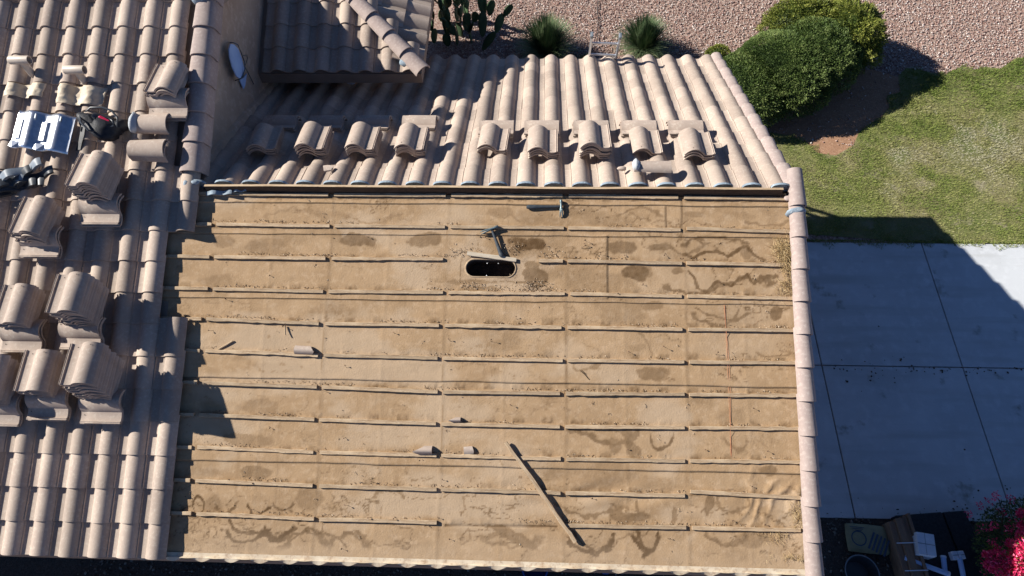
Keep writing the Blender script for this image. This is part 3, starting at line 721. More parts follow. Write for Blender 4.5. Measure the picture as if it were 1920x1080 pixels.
# hip ridge tiles
def ridge_geo(L=.42, r=.115, th=.015, taper=.88, n=14, arc=1.):
    V = []; Fc = []
    for (y, g) in ((0, 1.), (L, taper)):
        for rr in (r*g, r*g-th):
            for i in range(n+1):
                a = math.pi*(.5-arc/2+arc*i/n); V.append((-rr*math.cos(a), y, rr*.85*math.sin(a)))
    m = n+1
    for i in range(n): Fc += [(i, i+1, 2*m+i+1, 2*m+i), (m+i, 3*m+i, 3*m+i+1, m+i+1), (i, m+i, m+i+1, i+1), (2*m+i, 2*m+i+1, 3*m+i+1, 3*m+i)]
    Fc += [(0, 2*m, 3*m, m), (n, m+n, 3*m+n, 2*m+n)]
    return V, Fc
hd = Vector((-1, 1, TN)).normalized(); hside = Vector((1, 1, 0)).normalized()
RG = ridge_geo()
for k in range(9):
    V, Fc = RG; o = mesh('hip_tile', V, Fc, M['rake'], None, True, auto=50)
    P = Vector((hx, hy, hz))+hd*(-.06+.345*k)+Vector((0, 0, .055+.02))
    o.matrix_basis = frame(P, hside, hd) @ Euler((-.05, 0, 0)).to_matrix().to_4x4(); hp(o)
b = MB()
for k in range(4):
    P = Vector((hx, hy, hz))+hd*(.02+.0*k)+Vector((0, 0, .03))
lump('mortar_patch', Vector((hx-.18, hy+.10, hz+.10)), .10, M['mortar'], (1, .7, .5), 12)

# ---------------------------------------------------------------- loose tiles
LG = tile_geo(ny=2, lip=1)
_lt = [None]
def loose(Mx, label, group=None, name='roof_tile', cat='roof tile'):
    if _lt[0] is None:
        V = [((x-TWF/2)*1.09, (y-TL/2)*1.02, z*1.04) for x, y, z in LG[0]]
        o = mesh(name, V, LG[1], [M['loose'], M['dark']], None, True, fmat=LG[2], auto=35); _lt[0] = o.data
    else: o = bpy.data.objects.new(name, _lt[0]); col.objects.link(o)
    o.matrix_world = Mx; tag(o, label, cat, group); return o
ORDX = ['fifteenth from the top']
ORD = ['topmost', 'second from the top', 'third from the top', 'fourth from the top', 'fifth from the top', 'sixth from the top', 'seventh from the top', 'eighth from the top', 'ninth from the top', 'tenth from the top', 'eleventh from the top', 'twelfth from the top', 'thirteenth from the top', 'fourteenth from the top']
NEST = .0285
def stack(px, py, n, where, far=False, rz=0, ncross=3, cx=0, cs_=0, th=11):
    NEST = .0285 if far else .0315; tt = (.150 if far else .180)+n*NEST
    c = (farp if far else nearp)(px, py, tt)
    sg = -1 if far else 1
    base = c.z-n*NEST-.012
    r = random.Random(int(px*7+py)); grp_ = 'tiles of the stack ' + where
    for i in range(n):
        z = base+i*NEST
        Mx = Matrix.Translation((c.x+r.gauss(0, .0035 if far else .006), c.y+r.gauss(0, .005 if far else .008), z)) @ Euler((R_(th)+r.uniform(-.012, .012), r.uniform(-.008, .008), R_(rz)+(math.pi if far else 0)+r.gauss(0, .022))).to_matrix().to_4x4()
        loose(Mx, f'tan roof tile, {(ORD+ORDX)[n-1-i]} in the stack {where}', grp_)
    # crosswise tiles carrying the low side
    s = (c.y if far else -c.y)/CS
    sc2 = s+.115+cs_
    pc = farp(px+(1000-px)*.06, 233 if px < 800 else 243, .15) if far else None
    up = FAR_UP if far else NEAR_UP
    nm_ = ['bottom', 'middle', 'upper'] if ncross == 3 else ['bottom', 'upper']
    for i in range(ncross):
        t = (.112 if far else .147)+i*NEST; O = (F if far else N)(c.x+cx+r.uniform(-.015, .02)+.01*i, sc2+r.uniform(-.01, .01), t)
        if far: O = F(pc.x+r.uniform(-.015, .015), pc.y/CS, .105+i*NEST)
        Mx = frame(O, up, (-1, 0, 0)) if not far else frame(O, -up, (-1, 0, 0))
        if i < 1: pass
        loose(Mx, f'{nm_[i]} of the {"three" if ncross == 3 else "two"} crosswise tiles propping up the stack {where}', 'crosswise prop tiles')
stack(306, 141, 4, 'on the upper left roof beside the wall', rz=-3, cs_=.03, th=0)
stack(160, 312, 10, 'just below the black tool pouch', rz=-2, cs_=.05, th=1)
stack(52, 400, 7, 'under the pile of black plastic closures', rz=-5, th=7, cs_=-.03)
stack(22, 566, 6, 'at the left border next to the tall middle stack', rz=-2, cs_=.06, cx=.02)
stack(126, 545, 11, 'in the middle row right of the bordering stack', rz=0, cs_=.06, cx=-.04, th=6)
stack(64, 692, 7, 'second from the left in the lowest row of stacks', rz=-1, cs_=.05, cx=.02)
stack(149, 680, 13, 'rightmost in the lowest row of stacks', rz=1, cs_=.06, th=6)
stack(-28, 702, 8, 'cut off by the left border in the lowest row', rz=-2, cs_=.05)
FS = [(494, 255, 4, 'standing leftmost and all in shade on the far slope', 3), (585, 252, 6, 'second from the left on the far slope', 2), (679, 254, 5, 'third from the left on the far slope', 0), (771, 255, 5, 'fourth from the left on the far slope', -1),
      (926, 256, 3, 'fifth along the far slope, right of the wide gap', -3), (1018, 260, 4, 'sixth along the far slope', 1), (1116, 250, 7, 'seventh and tallest along the far slope', 0), (1211, 262, 2, 'low and second from the right on the far slope', 0), (1307, 266, 3, 'farthest to the right on the far slope', 1)]
for px, py, n, wh, rz in FS: stack(px, py, n, wh, True, rz, ncross=2)
# loose ridge (cap) tiles
M['palemortar'] = mat('pale_mortar', (.50, .53, .54), .9, (.38, .40, .42), 12, None, 30, .004, 60)
def cap(Mx, label, mortar=False, r=.115):
    V, Fc = ridge_geo(r=r); V = [(x, (y-.21)*.92, z) for x, y, z in V]
    o = mesh('ridge_tile', V, Fc, M['loose'], None, True, auto=50); o.matrix_world = Mx; tag(o, label, 'ridge tile')
    if mortar:
        l = lump('mortar_collar', (0, .165, r*.40), r*1.0, M['palemortar'], (1.0, .45, .62), 5, par=None); l.parent = o
    return o
cap(frame(nearp(286, 233, .17), NEAR_UP, (-1, 0, -.02)), 'loose curved ridge tile with pale grey mortar on its left end', True)
cap(frame(nearp(284, 285, .155), NEAR_UP, (-1, .0, 0)), 'lower of two nested curved ridge tiles lying below the mortared one')
cap(frame(nearp(280, 281, .185), NEAR_UP, (-1, .02, 0)), 'upper of two nested curved ridge tiles lying below the mortared one')
cap(frame(farp(1222, 316, .15), -FAR_UP, (-1, .03, 0)), 'loose ridge tile with white mortar end lying near the right ridge', True, .095)
lump('mortar_chunk', farp(1166, 316, .12), .045, M['loose'], (1.2, .6, .5), 21, par=lambda o: tag(o, 'small broken mortar chunk left of the loose ridge tile', 'rubble'))
# broken shards
def shard(P, poly, Mx, label, th=.016, curve=.0, name='tile_shard'):
    V = []; Fc = []; n = len(poly)
    for z0_ in (th, 0):
        for x, y in poly: V.append((x, y, z0_+curve*(1-(y/.08)**2)))
    Fc = [tuple(range(n)), tuple(range(2*n-1, n-1, -1))]+[(i, n+i, n+(i+1) % n, (i+1) % n) for i in range(n)]
    Fc[0] = tuple(range(n))
    o = mesh(name, V, Fc, M['loose'], None, False); o.matrix_world = Mx; return tag(o, label, 'broken tile')
def curved_piece(L, W, hgt, ragged, Mx, label, seed=1):
    r = random.Random(seed); n = 10; m = 8; V = []; Fc = []
    for zz in (0, -.015):
        for j in range(m+1):
            for i in range(n+1):
                u_, v_ = i/n, j/m; wl = L*(1-ragged*(abs(v_-.35)+.25*r.random()*.3)); V.append((u_*wl, (v_-.5)*W, hgt*math.sin(math.pi*v_)**.8+zz+.016))
    q = (n+1)*(m+1)
    for j in range(m):
        for i in range(n):
            a = j*(n+1)+i; Fc += [(a, a+1, a+n+2, a+n+1), (q+a, q+a+n+1, q+a+n+2, q+a+1)]
    for i in range(n): Fc += [(i, q+i, q+i+1, i+1), (m*(n+1)+i, m*(n+1)+i+1, q+m*(n+1)+i+1, q+m*(n+1)+i)]
    for j in range(m): a = j*(n+1); Fc += [(a, a+n+1, q+a+n+1, q+a), (a+n, q+a+n, q+a+2*n+1, a+2*n+1)]
    o = mesh('tile_shard', V, Fc, M['loose'], None, True, auto=50); o.matrix_world = Mx; return tag(o, label, 'broken tile')
curved_piece(.21, .09, .035, .35, frame(nearp(554, 656, .008), (1, -.03*1, .0), NEAR_UP), 'pale broken tile piece with a curled end on the left part of the felt', 3)
curved_piece(-.20, .085, .05, .9, frame(nearp(811, 844, .008), (1, .02, 0), NEAR_UP), 'rounded triangular tile fragment above a batten left of centre', 5)
curved_piece(-.13, .05, .035, .9, frame(nearp(864, 787, .008), (1, .02, 0), NEAR_UP), 'small pale wedge of broken tile upslope of the larger fragment', 6)
curved_piece(.10, .075, .012, .2, frame(nearp(870, 845, .008), (1, .1, .04), NEAR_UP), 'small ribbed square tile fragment left of the loose diagonal batten', 8)
curved_piece(.11, .13, .012, .8, frame(farp(607, 318, .11), (1, .3, -.1), (-.3, 1, -.4)), 'triangular shard on the far slope tiles near the second stack', 9)

# ---------------------------------------------------------------- things lying on the felt
def nh(px, py, t): return nearp(px, py, t)
tag(batten(nearp(948, 829, .030), nearp(1079, 1015, .030), 'loose_batten', seed=91, par=None), 'loose wooden batten lying diagonally across the lower rows', 'batten')
tag(batten(nearp(876, 475, .022), nearp(968, 488, .012), 'pale_lath', .042, .012, M['palewood'], None, seed=92, warp=.001), 'pale flat lath lying just above the oval opening', 'lath')
tag(batten(nearp(410, 655, .012), nearp(437, 639, .012), 'wood_sliver', .016, .010, M['wood'], None, seed=93, n=6), 'short wood sliver on the left part of the felt', 'wood scrap')
tag(batten(nearp(535, 611, .012), nearp(536, 628, .03), 'wood_chip', .014, .012, M['wood'], None, seed=94, n=6), 'stubby wood chip poking below a left batten', 'wood scrap')
b = MB(); P = [nearp(1088, 695, .008), nearp(1096, 702, .012), nearp(1105, 712, .008)]; b.tube(P, .004, 6); b.tube([P[0]+Vector((.01, .01, 0)), P[1]+Vector((.005, .006, .004))], .003, 5)
tag(b.build('twig', M['bark'], smooth=True), 'thin brown twig right of centre on the felt', 'twig')
b = MB(); 
for off in (0, 2.5):
    pts = []
    for y in np.linspace(572, 858, 30):
        x = 1359+(y-572)*.045+off*math.sin(y*.02)+off*.4; pts.append(nearp(x, y, .008 + (.018 if min(abs(y+4-yrow(k, x)) for k in range(11)) < 6 else 0)))
    b.tube(pts, .0013, 5)
tag(b.build('chalk_string', M['string'], smooth=True), 'thin orange string running down the slope on the right part of the felt', 'string')
def hammer(P, d, side, label, L=.36, k_=1., fl=1):
    """head at P, handle running along d, claw towards side"""
    root = empty('hammer', P); d = Vector(d).normalized(); Mx = frame((0, 0, 0), d, side)
    root.rotation_euler = Mx.to_euler(); root.scale = (1, k_, k_); tag(root, label, 'hammer')
    b = MB(); n = 12; prof_ = [(.0, .010, .009), (.10, .011, .009), (.20, .014, .011), (.28, .018, .013), (L-.02, .019, .014), (L, .013, .010)]
    V = []; Fc = []
    for x, a, c in prof_:
        for k in range(n): V.append((x, a*math.cos(2*math.pi*k/n), .016+c*math.sin(2*math.pi*k/n)))
    for i in range(len(prof_)-1):
        for k in range(n): Fc.append((i*n+k, i*n+(k+1) % n, (i+1)*n+(k+1) % n, (i+1)*n+k))
    Fc += [tuple(range(n-1, -1, -1)), tuple((len(prof_)-1)*n+k for k in range(n))]
    b.add(V, Fc); b.build('handle', M['rubber'], root, True)
    b = MB(); b.tube([(0, fl*y, z) for y, z in ((-.055, .018), (-.05, .018), (-.035, .018), (-.02, .019), (.02, .019))], [.013, .016, .016, .012, .014], 12)
    for s in (-1, 1):
        b.tube([(s*.006, fl*.018, .019), (s*.009, fl*.045, .020), (s*.012, fl*.075, .013), (s*.013, fl*.09, .004)], [.009, .008, .006, .003], 8)
    b.build('head', M['steel'], root, True)
    return root
hammer(nearp(1052, 388, .004), nearp(987, 389, .004)-nearp(1052, 388, .004), -NEAR_UP, 'claw hammer with dark handle lying level below the ridge board', .36, 1.25)
hammer(nearp(922, 430, .020), nearp(940, 478, .01)-nearp(922, 430, .02), Vector((1, .25, .1)), 'claw hammer with handle pointing at the oval opening', .31, 1.35, -1)
# straw nests and debris
def bits(name, spots, matl, label, cat=None, kind=None, L=(.01, .05), r=.0016, seed=3):
    r_ = np.random.default_rng(seed); V = []; T = []; tn = []
    for (p, rad, n, hgt) in spots:
        n = int(n); q = r_.normal(0, 1, (n, 2))*np.array([rad[0], rad[1]]); ln = r_.uniform(L[0], L[1], n); th = r_.uniform(0, math.pi*2, n); el = r_.uniform(-.25, .6, n)
        for i in range(n):
            c = N(p[0]+q[i, 0], p[1]+q[i, 1], .006+r_.random()*hgt); d = Vector((math.cos(th[i])*math.cos(el[i]), math.sin(th[i])*math.cos(el[i]), math.sin(el[i])*.5))*ln[i]
            a = d.cross(Vector((0, 0, 1))).normalized()*r*r_.uniform(.6, 1.6); u_ = Vector((0, 0, r)); k = len(V)
            V += [c-a, c+a, c+u_, c+d-a*.6, c+d+a*.6, c+d+u_]; T += [(k, k+3, k+4, k+1), (k, k+2, k+5, k+3), (k+1, k+4, k+5, k+2)]; tn += [r_.random()]*3
    o = mesh(name, V, T, matl, None, False, tint=tn); return tag(o, label, cat, None, kind)
def ps(px, py): p = nearp(px, py); return (p.x, -p.y/CS)
bits('straw_nest', [(ps(1466, 470), (.05, .06), 620, .05), (ps(1473, 495), (.035, .04), 220, .04)], M['straw'], 'dry straw bird nest remains against the right gable tiles', 'straw', 'stuff', L=(.03, .09), r=.0012)
bits('straw_clump', [(ps(1472, 540), (.05, .05), 160, .02), (ps(1475, 515), (.02, .06), 60, .03)], M['straw'], 'thin wisps of straw just below the nest remains', 'straw', 'stuff', L=(.03, .08), r=.0011, seed=5)
bits('straw_clump', [(ps(1492, 965), (.03, .07), 150, .03), (ps(1455, 1003), (.08, .03), 90, .015), (ps(1485, 1045), (.08, .015), 90, .02)], M['straw'], 'straw and dirt in the lower right corner of the felt', 'straw', 'stuff', L=(.015, .05), r=.0012, seed=6)
sp = []
for k in range(11):
    for x in np.arange(400, 1480, 16):
        if float(vn(np.array(x/38.+k*9), np.array(k*3.3))) > .50: p = ps(x+random.uniform(-8, 8), yrow(k, x)-11); sp.append((p, (.05, .008), 4+9*random.random()**2, .004))
for c in ((965, 465, 60), (1000, 535, 130), (1000, 545, 60), (885, 535, 60), (870, 470, 40), (1030, 480, 50), (940, 545, 40)): sp.append((ps(c[0], c[1]), (.07, .03), c[2], .01))
for i in range(120): sp.append(((random.uniform(-.2, 5.8), random.uniform(.1, 3.6)), (.01, .01), random.choice((1, 1, 2, 3)), .003))
bits('debris', sp, M['debris'], 'crumbs and splinters gathered along the battens', 'debris', 'stuff', L=(.003, .022), r=.0028, seed=8)

# ---------------------------------------------------------------- vent pipes, flashings, sheet-metal vent, pouch, closures on the left roof
def pipe_vent(px, py, lbl):
    P = nearp(px, py, .06)
    b = MB(); b.tube([P, P+Vector((0, 0, .10)), P+Vector((.0, 0, .19))], .038, 16, caps=False)
    r, L = .046, .22; c = P+Vector((-.02, 0, .20)); n = 20; V = []; Fc = []
    for (x, rr) in ((-L/2-.01, .02), (-L/2, r*.86), (-L/2+.012, r), (L/2, r), (L/2, r-.007), (-L/2+.05, r-.007), (-L/2+.05, 0.001)):
        for k in range(n): a = 2*math.pi*k/n; V.append(c+Vector((x, rr*math.cos(a), rr*math.sin(a))))
    for i in range(6):
        for k in range(n): Fc.append((i*n+k, i*n+(k+1) % n, (i+1)*n+(k+1) % n, (i+1)*n+k))
    Fc.append(tuple(range(n-1, -1, -1)))
    b.add(V, Fc); hp(tag(b.build('vent_pipe', M['pipe'], smooth=True), lbl))
pipe_vent(62, 140, 'left of two painted vent pipes'); pipe_vent(163, 158, 'right of two painted vent pipes')
def tile_top(X, s):                                    # height of the tiled surface above the near plane
    j = (X-(XB-.300))/TW; xl = (j-math.floor(j))*TW; xl = np.where(xl < .018, xl+TW, xl)
    k = (s-.035-S0)/RW; f = (k-math.floor(k))
    return NT+prof(xl)+.0215*f
def drape(name, pxs, lift, matl, label, amp=.01, n=26, seed=0, th=.002, close=True):
    P = [nearp(*p, .1) for p in pxs]; xs_ = [p.x for p in P]; ss = [(-p.y)/CS for p in P]; V = []; Fc = []
    for j in range(n+1):
        for i in range(n+1):
            u_, v_ = i/n, j/n; X_ = xs_[0]*(1-u_)*(1-v_)+xs_[1]*u_*(1-v_)+xs_[2]*u_*v_+xs_[3]*(1-u_)*v_; s_ = ss[0]*(1-u_)*(1-v_)+ss[1]*u_*(1-v_)+ss[2]*u_*v_+ss[3]*(1-u_)*v_
            e = .012*(float(vn(np.array(u_*6+seed), np.array(v_*6)))-.5); s_ += e
            h = float(tile_top(np.array(X_), s_))+lift+amp*float(fbm(np.array(X_*22+seed), np.array(s_*22), 3)); V.append(N(X_, s_, h))
    for j in range(n):
        for i in range(n): q = j*(n+1)+i; Fc.append((q+n+1, q+n+2, q+1, q))
    o = mesh(name, V, Fc, matl, None, True); md = o.modifiers.new('t', 'SOLIDIFY'); md.thickness = th
    return hp(tag(o, label))
drape('pipe_flashing', [(22, 152), (90, 152), (84, 178), (12, 176)], .010, M['flashing'], 'crumpled cream flashing under the left pipe', .022, seed=2)
drape('pipe_flashing', [(118, 154), (202, 158), (192, 194), (112, 190)], .010, M['flashing'], 'crumpled cream flashing under the right pipe', .022, seed=5)
# shiny sheet-metal attic vent
vent = empty('roof_vent', nearp(85, 250, .13)); tag(vent, 'shiny galvanised sheet vent shaped like two roof tiles, lying beside the black pouch', 'roof vent')
Mv = frame((0, 0, 0), (1, -.015, 0), NEAR_UP); vent.rotation_euler = (Mv @ Euler((0, 0, R_(-6))).to_matrix().to_4x4()).to_euler()
n = 90; V = []; Fc = []
W2, L2 = .64, .42
for j in range(13):
    y = -L2/2+L2*j/12
    for i in range(n+1):
        x = W2*i/n; zz = .062*(.5-.5*math.cos((x-.03)/.305*2*math.pi))**1.15
        if j in (0, 12): zz -= .006
        if j == 6: zz += .0025
        V.append((x-W2/2, y, zz+.03))
for j in range(12):
    for i in range(n): q = j*(n+1)+i; Fc.append((q, q+1, q+n+2, q+n+1))
o = mesh('sheet', V, Fc, M['galv'], vent, True, auto=50); md = o.modifiers.new('t', 'SOLIDIFY'); md.thickness = .002
for xx in (-.285+.03, .02):
    b = MB()
    V = [(xx-.035, -.11, .035), (xx+.035, -.11, .035), (xx+.035, .12, .035), (xx-.035, .12, .035), (xx-.030, -.10, .062), (xx+.022, -.10, .062), (xx+.022, .11, .062), (xx-.030, .11, .062)]
    b.add(V, [(4, 5, 6, 7), (0, 1, 5, 4), (1, 2, 6, 5), (2, 3, 7, 6), (3, 0, 4, 7)]); b.build('louvre', M['galv'], vent)
    b = MB(); V = [(xx-.06, -.20, .07), (xx+.05, -.205, .055), (xx+.05, -.13, .05), (xx-.05, -.14, .06), (xx-.01, -.215, .085)]; b.add(V, [(0, 4, 1, 2, 3)]); b.build('tab', M['galv'], vent)
for xx in (-.07, .21):
    b = MB(); b.box((xx-.006, .12, .095), (xx+.006, .17, .106)); b.build('clip', M['greymetal'], vent)
# black tool pouch
pouch = empty('tool_pouch', nearp(196, 240, .14)); tag(pouch, 'black nylon tool pouch with a red handled tool inside, lying on the tiles', 'tool pouch')
pouch.rotation_euler = (PI_*.6-.55, .25, R_(-28)); pouch.scale = (1.12, 1.12, 1.0)
def shell(prof2, n=22, sx=1, sy=1):
    V = []; Fc = []
    for (r, z, off) in prof2:
        for k in range(n): a = 2*math.pi*k/n; wob_ = 1+.07*math.sin(3*a+z*30)+.05*math.sin(5*a+z*11); V.append((r*sx*math.cos(a)*wob_+off, r*sy*math.sin(a)*wob_, z))
    for i in range(len(prof2)-1):
        for k in range(n): Fc.append((i*n+k, i*n+(k+1) % n, (i+1)*n+(k+1) % n, (i+1)*n+k))
    return V, Fc
lump('bag_body', (.03, -.02, .05), .17, M['blackcloth'], (1.0, .85, .55), 41, 22, par=lambda o: (setattr(o, 'parent', pouch), o)[1])
lump('side_pocket', (-.10, -.07, .06), .11, M['blackcloth'], (1.25, .6, .6), 44, 18, par=lambda o: (setattr(o, 'parent', pouch), o)[1])
lump('side_pocket', (.12, .07, .07), .09, M['blackcloth'], (.8, 1.0, .8), 46, 18, par=lambda o: (setattr(o, 'parent', pouch), o)[1])
V, Fc = shell([(.085, .10, 0), (.092, .135, 0), (.080, .135, 0), (.05, .11, 0), (.001, .105, 0)], sx=1.25, sy=.62)
b = MB(); b.add([(x+.02, y-.02, z) for x, y, z in V], Fc); b.build('bag_mouth', M['blackplastic'], pouch, True)
b = MB(); pts = [(-.26+.02, .02, .03), (-.20, .05, .10), (-.10, .09, .15), (.0, .10, .175), (.10, .07, .16), (.15, 0, .12)]; b.tube(pts, [.006, .010, .011, .011, .010, .007], 8); pts = [(-.25, .0, .03), (-.18, -.09, .10), (-.08, -.17, .12), (.02, -.19, .10), (.06, -.14, .08)]; b.tube(pts, [.009]*5, 8); b.build('strap', M['blackplastic'], pouch, True)
b = MB(); b.box((-.05, -.022, .118), (.05, .006, .146), Euler((0, .1, .15)).to_matrix().to_4x4(), bev=.006); b.build('red_tool', M['red'], pouch)
b = MB()
pb_ = [nearp(151, 232, .13), nearp(155, 255, .14), nearp(150, 285, .12)]
belt = MB(); V = []; Fc = []
for i, (x, y) in enumerate(((150, 226), (156, 240), (154, 255), (150, 268), (147, 282))):
    c = nearp(x, y, .125+.01*math.sin(i)); V += [c+Vector((-.028, 0, 0)), c+Vector((.028, 0, .012)), c+Vector((.028, 0, .006)), c+Vector((-.028, 0, -.006))]
    if i: a = (i-1)*4; Fc += [(a, a+1, a+5, a+4), (a+2, a+3, a+7, a+6), (a+1, a+2, a+6, a+5), (a+3, a, a+4, a+7)]
Fc += [(3, 2, 1, 0), (16, 17, 18, 19)]
belt.add(V, Fc)
bo = belt.build('belt', M['blackcloth']); bo.parent = pouch; bpy.context.view_layer.update(); bo.matrix_parent_inverse = pouch.matrix_world.inverted()
# wavy plastic closures
def closure_geo(nper=1.6, w=.055, amp=.032):
    V = []; Fc = []; n = int(34*nper)
    for i in range(n+1):
        x = TW*nper*i/n; z = amp*(1-math.cos(x/TW*2*math.pi)); dz = .006
        V += [(x-TW*nper/2, -w/2, z), (x-TW*nper/2, w/2, z), (x-TW*nper/2, w/2, z+.004), (x-TW*nper/2, w/2-.006, z+.004), (x-TW*nper/2, w/2-.006, z+.004), (x-TW*nper/2, -w/2, z+.004)]
        if i:
            a = (i-1)*6
            for c in range(6): Fc.append((a+c, a+(c+1) % 6, a+6+(c+1) % 6, a+6+c))
    # front skirt
    m = len(V)
    for i in range(n+1):
        x = TW*nper*i/n; z = amp*(1-math.cos(x/TW*2*math.pi)); V += [(x-TW*nper/2, -w/2-.001, z+.003), (x-TW*nper/2, -w/2-.001, z-.028), (x-TW*nper/2, -w/2+.003, z-.028)]
        if i: a = m+(i-1)*3; Fc += [(a, a+1, a+4, a+3), (a+1, a+2, a+5, a+4)]
    return V, Fc
CG = closure_geo()
def closure(P, d, up, label, matl, group=None, sc_=1):
    o = mesh('eave_closure_strip', [(x*sc_, y*sc_*1.25, z*sc_) for x, y, z in CG[0]], CG[1], matl, None, True, auto=40); o.matrix_world = frame(P, d, up); return tag(o, label, 'closure strip', group)
gname = 'pile of wavy closure strips on the left roof'
for i, (x, y, t, a, lb, mt) in enumerate([(40, 322, .20, 22, 'topmost wavy grey strip in the pile of closures at the left border', 'greyplastic'), (62, 334, .15, 18, 'wavy black strip ending nearest the tall tile stack in the pile of closures', 'blackplastic'),
        (22, 340, .17, 28, 'steeply tilted wavy black strip in the pile of closures', 'blackplastic'), (30, 352, .13, 12, 'middle wavy dark strip lying low in the pile of closures', 'blackplastic'),
        (10, 362, .12, 30, 'wavy black strip running off the left border in the pile of closures', 'blackplastic'), (45, 346, .12, 4, 'flat lying wavy black strip under the others in the pile', 'blackplastic'), (8, 330, .15, -10, 'grey wavy strip at the top left of the pile of closures', 'greyplastic')]):
    d = Vector((math.cos(R_(a)), math.sin(R_(a))*CS, math.sin(R_(a))*SN)); closure(nearp(x, y, t), d, Vector((-math.sin(R_(a)), math.cos(R_(a))*CS, math.cos(R_(a))*SN)), lb, M[mt], gname, 1.15)
closure(nearp(412, 362, .03), (1, .05, 0), NEAR_UP, 'grey wavy strip lying at the left end of the ridge board', M['mortar'], None, .62)
closure(nearp(449, 358, .035), (1, .1, 0), NEAR_UP, 'short grey wavy strip just right of the other one by the ridge board', M['mortar'], None, .34)

# ---------------------------------------------------------------- dish-like panel on the wall
pan = empty('wall_panel', onx(449, 120, XW)); tag(pan, 'pale oval metal panel with a dark cable looped over it on the shaded wall', 'metal panel')
Pl = [onx(x, y, XW+.10) for x, y in ((433, 82), (430, 92), (431, 105), (436, 125), (444, 143), (450, 147), (456, 141), (458, 128), (453, 108), (447, 92), (440, 84))]
b = MB(); c = sum(Pl, Vector())/len(Pl); V = [c+Vector((-.02, 0, 0))]+Pl+[p+Vector((-.012, 0, 0)) for p in Pl]; n = len(Pl)
b.add(V, [(0, 1+i, 1+(i+1) % n) for i in range(n)]+[(1+i, 1+n+i, 1+n+(i+1) % n, 1+(i+1) % n) for i in range(n)])
b.add([p+Vector((-.014, 0, 0)) for p in Pl], [tuple(range(n))])
pi_ = Matrix.Translation(-pan.location)
def pp(o): o.parent = pan; o.matrix_parent_inverse = pi_; return o
pp(b.build('oval_plate', M['bluewhite']))
b = MB(); b.tube([onx(x, y, X) for x, y, X in ((431, 80, XW), (438, 80, XW+.10), (446, 84, XW+.13), (452, 98, XW+.13), (458, 115, XW+.12), (459, 130, XW+.12), (455, 143, XW+.11), (448, 149, XW+.08), (441, 151, XW))], .007, 6)
b.tube([onx(457, 104, XW+.10), onx(463, 103, XW+.07), onx(464, 110, XW+.06), onx(460, 122, XW+.1)], .005, 6); b.tube([onx(459, 125, XW+.1), onx(467, 140, XW+.03), onx(476, 158, XW+.01)], .005, 6)
pp(b.build('cable', M['blackplastic'], smooth=True))
b = MB(); q = [onx(x, y, XW+.03) for x, y in ((450, 150), (457, 146), (463, 138), (460, 160), (457, 167))]; b.add(q+[p+Vector((-.01, 0, 0)) for p in q], [(0, 1, 2, 3, 4), (9, 8, 7, 6, 5)]+[(i, 5+i, 5+(i+1) % 5, (i+1) % 5) for i in range(5)])
pp(b.build('bracket', M['bluewhite']))
lump('crumpled_bag', farp(659, 150, .14), .085, M['white'], (1, .8, .6), 33, par=lambda o: tag(o, 'crumpled pale plastic bag tucked under the eave of the hip roof', 'plastic bag'))

# ---------------------------------------------------------------- ground
b = MB(); b.add([(-150, -150, ZG-.03), (150, -150, ZG-.03), (150, 150, ZG-.03), (-150, 150, ZG-.03)], [(0, 1, 2, 3)]); tag(b.build('ground', M['ground']), kind='structure')
def patch(name, pts, z, matl): b = MB(); b.add([(x, y, z) for x, y in pts], [tuple(range(len(pts)))]); return tag(b.build(name, matl), kind='structure')
patch('gravel_bed', [(-9, -9), (16, -9), (16, -2.0), (6.3, -2.0), (6.3, 2.4), (5.62, 2.4), (5.62, -3.02), (-9, -3.02)], ZG-.026, M['shadebed'])
def gpx(x, y, z=None):
    z = ZG if z is None else z; p = grp(x, y, z); return (p.x, p.y)
def _g(x, y, z=ZG): p = grp(x, y, z); return (p.x, p.y)
LAWN = [gpx(1520, 438)] + [gpx(1925, 469)] + [(17, 2.8), (17, 8.2)] + [gpx(*p) for p in ((1960, 96), (1920, 106), (1900, 112), (1875, 128), (1850, 124), (1830, 130), (1805, 122), (1790, 130), (1770, 139), (1750, 135), (1725, 130), (1700, 126), (1685, 140), (1690, 172), (1664, 178), (1668, 200), (1650, 222), (1636, 228), (1612, 246), (1600, 272), (1568, 290), (1535, 286), (1512, 266), (1485, 254), (1452, 248))] + [(5.8, 4.85), (5.7, 2.5)]
patch('lawn', LAWN, ZG-.018, M['lawn'])
patch('bare_soil', [gpx(*p) for p in ((1440, 240), (1500, 285), (1560, 300), (1612, 280), (1672, 238), (1700, 200), (1706, 165), (1695, 145), (1640, 130), (1500, 120), (1400, 200))], ZG-.022, M['soil'])
# driveway slabs with real joints
dv_x = [6.15, gpx(1562, 780)[0], gpx(1816, 720)[0], gpx(1816, 720)[0]*2-gpx(1562, 780)[0], 14.6, 17]
dv_y = [gpx(1700, 975)[1], gpx(1700, 687)[1], gpx(1700, 455)[1]]
b = MB()
for i in range(len(dv_x)-1):
    for j in range(2): b.box((dv_x[i]+.009, dv_y[j]+.009, ZG-.10), (dv_x[i+1]-.009, dv_y[j+1]-.009, ZG+.0), bev=.006)
tag(b.build('driveway', M['concrete']), kind='structure')
def inpoly(x, y, poly):
    c = np.zeros_like(x, bool); n = len(poly)
    for i in range(n):
        x1_, y1_ = poly[i]; x2_, y2_ = poly[(i+1) % n]
        c ^= ((y1_ > y) != (y2_ > y)) & (x < (x2_-x1_)*(y-y1_)/(y2_-y1_+1e-12)+x1_)
    return c
